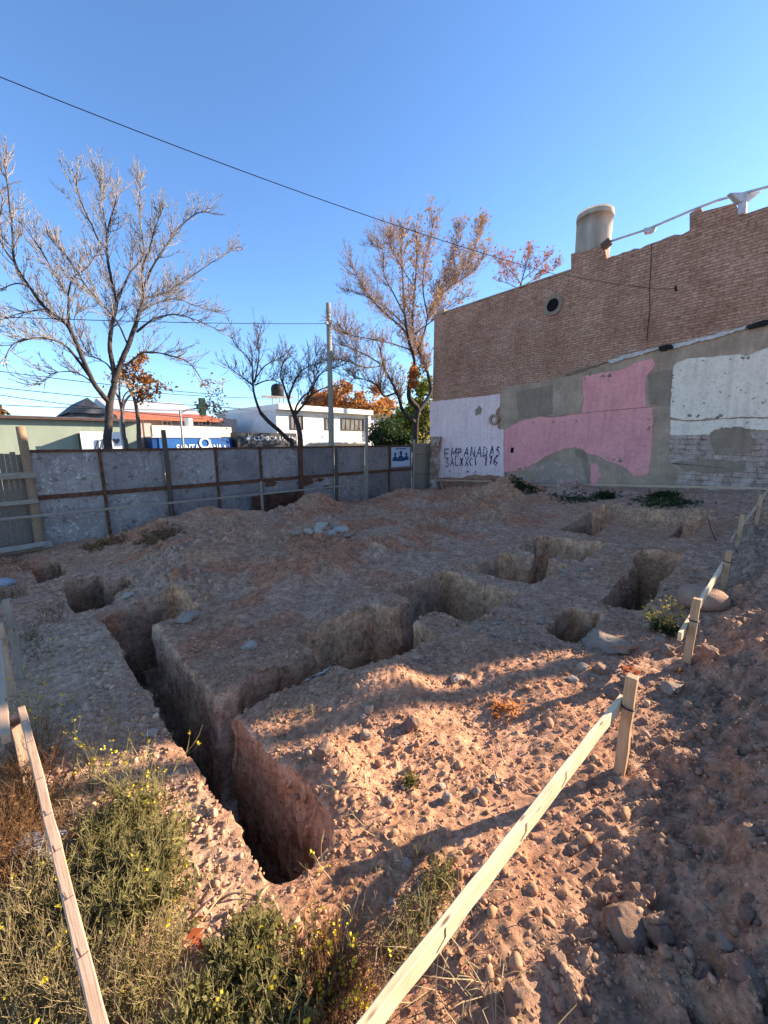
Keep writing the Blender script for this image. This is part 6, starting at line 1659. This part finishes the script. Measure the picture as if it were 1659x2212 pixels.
patch('grass_tuft', 'small dry tuft on the near tip of the sunlit block', 'grass', 'grass tufts', 10, [(676, 1540, .02)], 20, .07, 2, .018, 0, (M['straw'], M['straw']), 0, spread=.5)
patch('dry_weed', 'tall dry weed stalks behind the joint of the left battens', 'weed', 'dry stalks', 11, [(75, 1560, .06), (105, 1600, .08), (60, 1620, .06), (30, 1600, .08)], 46, .42, 2, .02, .12, (M['straw'], M['drybrown']), 7)
patch('dry_weed', 'brownish dry weeds along the shaded left bank', 'weed', 'dry stalks', 12, [(80, 1420, .12), (120, 1340, .12), (60, 1380, .12), (150, 1300, .10)], 130, .22, 4, .02, 0, (M['drybrown'], M['leaf_dark']), 4)
patch('dry_weed', 'pale dry stalks standing in the middle of the left bank', 'weed', 'dry stalks', 13, [(240, 1560, .04), (210, 1600, .05), (255, 1600, .04)], 9, .22, 1, .02, .1, (M['straw'], M['straw']), 2)
patch('dry_weed', 'thin twigs hanging over the near end of the long trench', 'weed', 'dry stalks', 14, [(650, 1885, .02), (690, 1880, .02), (600, 1850, .02)], 14, .12, 2, .012, .1, (M['straw'], M['straw']), 3, spread=.6)
patch('dry_weed', 'tangle of dry straw stalks right of the bottom weeds', 'weed', 'dry stalks', 15, [(800, 2040, .06), (850, 2000, .05), (780, 2090, .06), (900, 1850, .04)], 60, .16, 2, .014, 0, (M['straw'], M['drybrown']), 2, spread=.7)
patch('mustard_weed', 'tall thin flowering stalks above the large mustard bush', 'weed', 'mustard weeds', 16, [(240, 1720, .07), (300, 1720, .06), (330, 1760, .05), (200, 1700, .05)], 46, .31, 3, .02, .2, GS, 5, spread=.22)
patch('dry_weed', 'dry brown fringe on the far left bank by the concrete lump', 'weed', 'dry stalks', 17, [(30, 1215, .2), (20, 1290, .15), (60, 1230, .15)], 160, .18, 3, .02, 0, (M['drybrown'], M['leaf_dark']), 3)
for sd, (u, v, rad, n, L, lab) in enumerate(((1130, 1054, .35, 150, .12, 'dark weed patch at the foot of the worn pink arch'), (1240, 1078, .45, 160, .09, 'low green weeds by the far pits, left of the taller clump'), (1308, 1076, .16, 150, .24, 'tall dark weed clump in front of the pink wall'), (1432, 1072, .22, 110, .16, 'dark weed clump in front of the painted bricks'), (1440, 1086, .5, 320, .08, 'flat green grass strip behind the farthest pits'), (345, 1165, .30, 70, .12, 'dull weeds at the foot of the metal fence'), (225, 1178, .3, 60, .11, 'dull weeds near the left fence end'))):
    patch('weed_patch', lab, 'weed', 'weed patches far off', 30 + sd, [(u, v, rad)], n, L, 7, .07 if L > .1 else .05, 0, (M['leaf_dark'], M['leaf_dark'] if sd < 4 else (M['green_leaf'] if sd < 5 else M['drybrown'])), 0, r=.004, spread=.6)

# dry grass and litter under the weeds: nobody could count it
rng = np.random.default_rng(99); n = 15000
A = rng.uniform(-.75, 1.2, n); B = rng.uniform(-2.9, -.2, n)
den = np.where(A < .12 + .1 * n2(A * 6, B * 6, 5), 1.0, 0) * sstep(-2.6, -2.1, B) + .55 * sstep(-.98, -.8, B) * sstep(1.05, .75, A) * (.6 + .6 * n2(A * 9, B * 9, 6)) + .05
k = rng.random(n) < den; A, B = A[k], B[k]; zz, dd = terrain(A, B); k = dd > .03; A, B, zz = A[k], B[k], zz[k]; n = len(A)
P0 = np.stack([(A + B) / R2, (A - B) / R2, zz + H0 - .005], -1); th = rng.uniform(0, 6.283, n); L = rng.uniform(.05, .20, n); el = rng.uniform(.1, 1.2, n)
D = np.stack([np.cos(th) * np.cos(el), np.sin(th) * np.cos(el), np.sin(el)], -1); Wd = np.stack([-np.sin(th), np.cos(th), np.zeros(n)], -1) * .0014
P1 = P0 + D * (L * .55)[:, None]; D2 = D + np.stack([rng.normal(size=n) * .3, rng.normal(size=n) * .3, -.5 * np.ones(n)], -1); P2 = P1 + D2 * (L * .45)[:, None]
V = np.stack([P0 - Wd, P0 + Wd, P1 + Wd, P1 - Wd, P2], 1).reshape(-1, 3); o5 = np.arange(n)[:, None] * 5
tag(np_mesh('dry_grass', V, [o5 + np.array([[0, 1, 2, 3]]), o5 + np.array([[3, 2, 4]])], M['straw']), kind='stuff')
# lettering becomes plain mesh
bpy.context.view_layer.update(); dg = bpy.context.evaluated_depsgraph_get()
for o in [o for o in bpy.data.objects if o.type == 'FONT']:
    me = bpy.data.meshes.new_from_object(o.evaluated_get(dg)); n = bpy.data.objects.new(o.name, me); COL.objects.link(n)
    n.parent = o.parent; n.matrix_local = o.matrix_local.copy(); nm = o.name; bpy.data.objects.remove(o); n.name = nm
# ------------------------------------------------------------------ light and camera
SUN_EL = math.radians(21.2)
SA_, SB_ = .895, .446                      # horizontal direction towards the sun in lot coordinates
sx_, sy_ = (SA_ + SB_) / R2, (SA_ - SB_) / R2
sd_ = Vector((sx_ * math.cos(SUN_EL), sy_ * math.cos(SUN_EL), math.sin(SUN_EL))).normalized()
w = bpy.data.worlds.new('World'); SC.world = w; w.use_nodes = True
nt = w.node_tree; nt.nodes.clear(); out = nt.nodes.new('ShaderNodeOutputWorld'); bg = nt.nodes.new('ShaderNodeBackground'); sky = nt.nodes.new('ShaderNodeTexSky')
sky.sky_type = 'NISHITA'; sky.sun_disc = False; sky.sun_elevation = SUN_EL; sky.sun_rotation = math.atan2(sd_.x, sd_.y)
sky.altitude = 800; sky.air_density = 1.0; sky.dust_density = .3; sky.ozone_density = 5.5
bg.inputs['Strength'].default_value = .112
nt.links.new(sky.outputs[0], bg.inputs[0]); nt.links.new(bg.outputs[0], out.inputs[0])
ld = bpy.data.lights.new('sun', 'SUN'); ld.energy = 4.7; ld.angle = math.radians(.5); ld.color = (1.0, .85, .67)
lo = bpy.data.objects.new('sun', ld); COL.objects.link(lo); lo.rotation_euler = sd_.to_track_quat('Z', 'Y').to_euler(); lo.location = (0, 0, 30)
cd = bpy.data.cameras.new('camera'); cam = bpy.data.objects.new('camera', cd); COL.objects.link(cam); SC.camera = cam
cd.sensor_fit = 'HORIZONTAL'; cd.sensor_width = 36; cd.lens = 36 * FOC / 1659; cd.clip_start = .05; cd.clip_end = 3000
cam.location = (0, 0, H0); cam.rotation_euler = (math.pi / 2 - PIT, 0, 0)
SC.view_settings.view_transform = 'Standard'; SC.view_settings.look = 'None'; SC.view_settings.gamma = 1; SC.view_settings.exposure = 1.62
SC.cycles.max_bounces = 6; SC.cycles.diffuse_bounces = 4; SC.cycles.transparent_max_bounces = 8
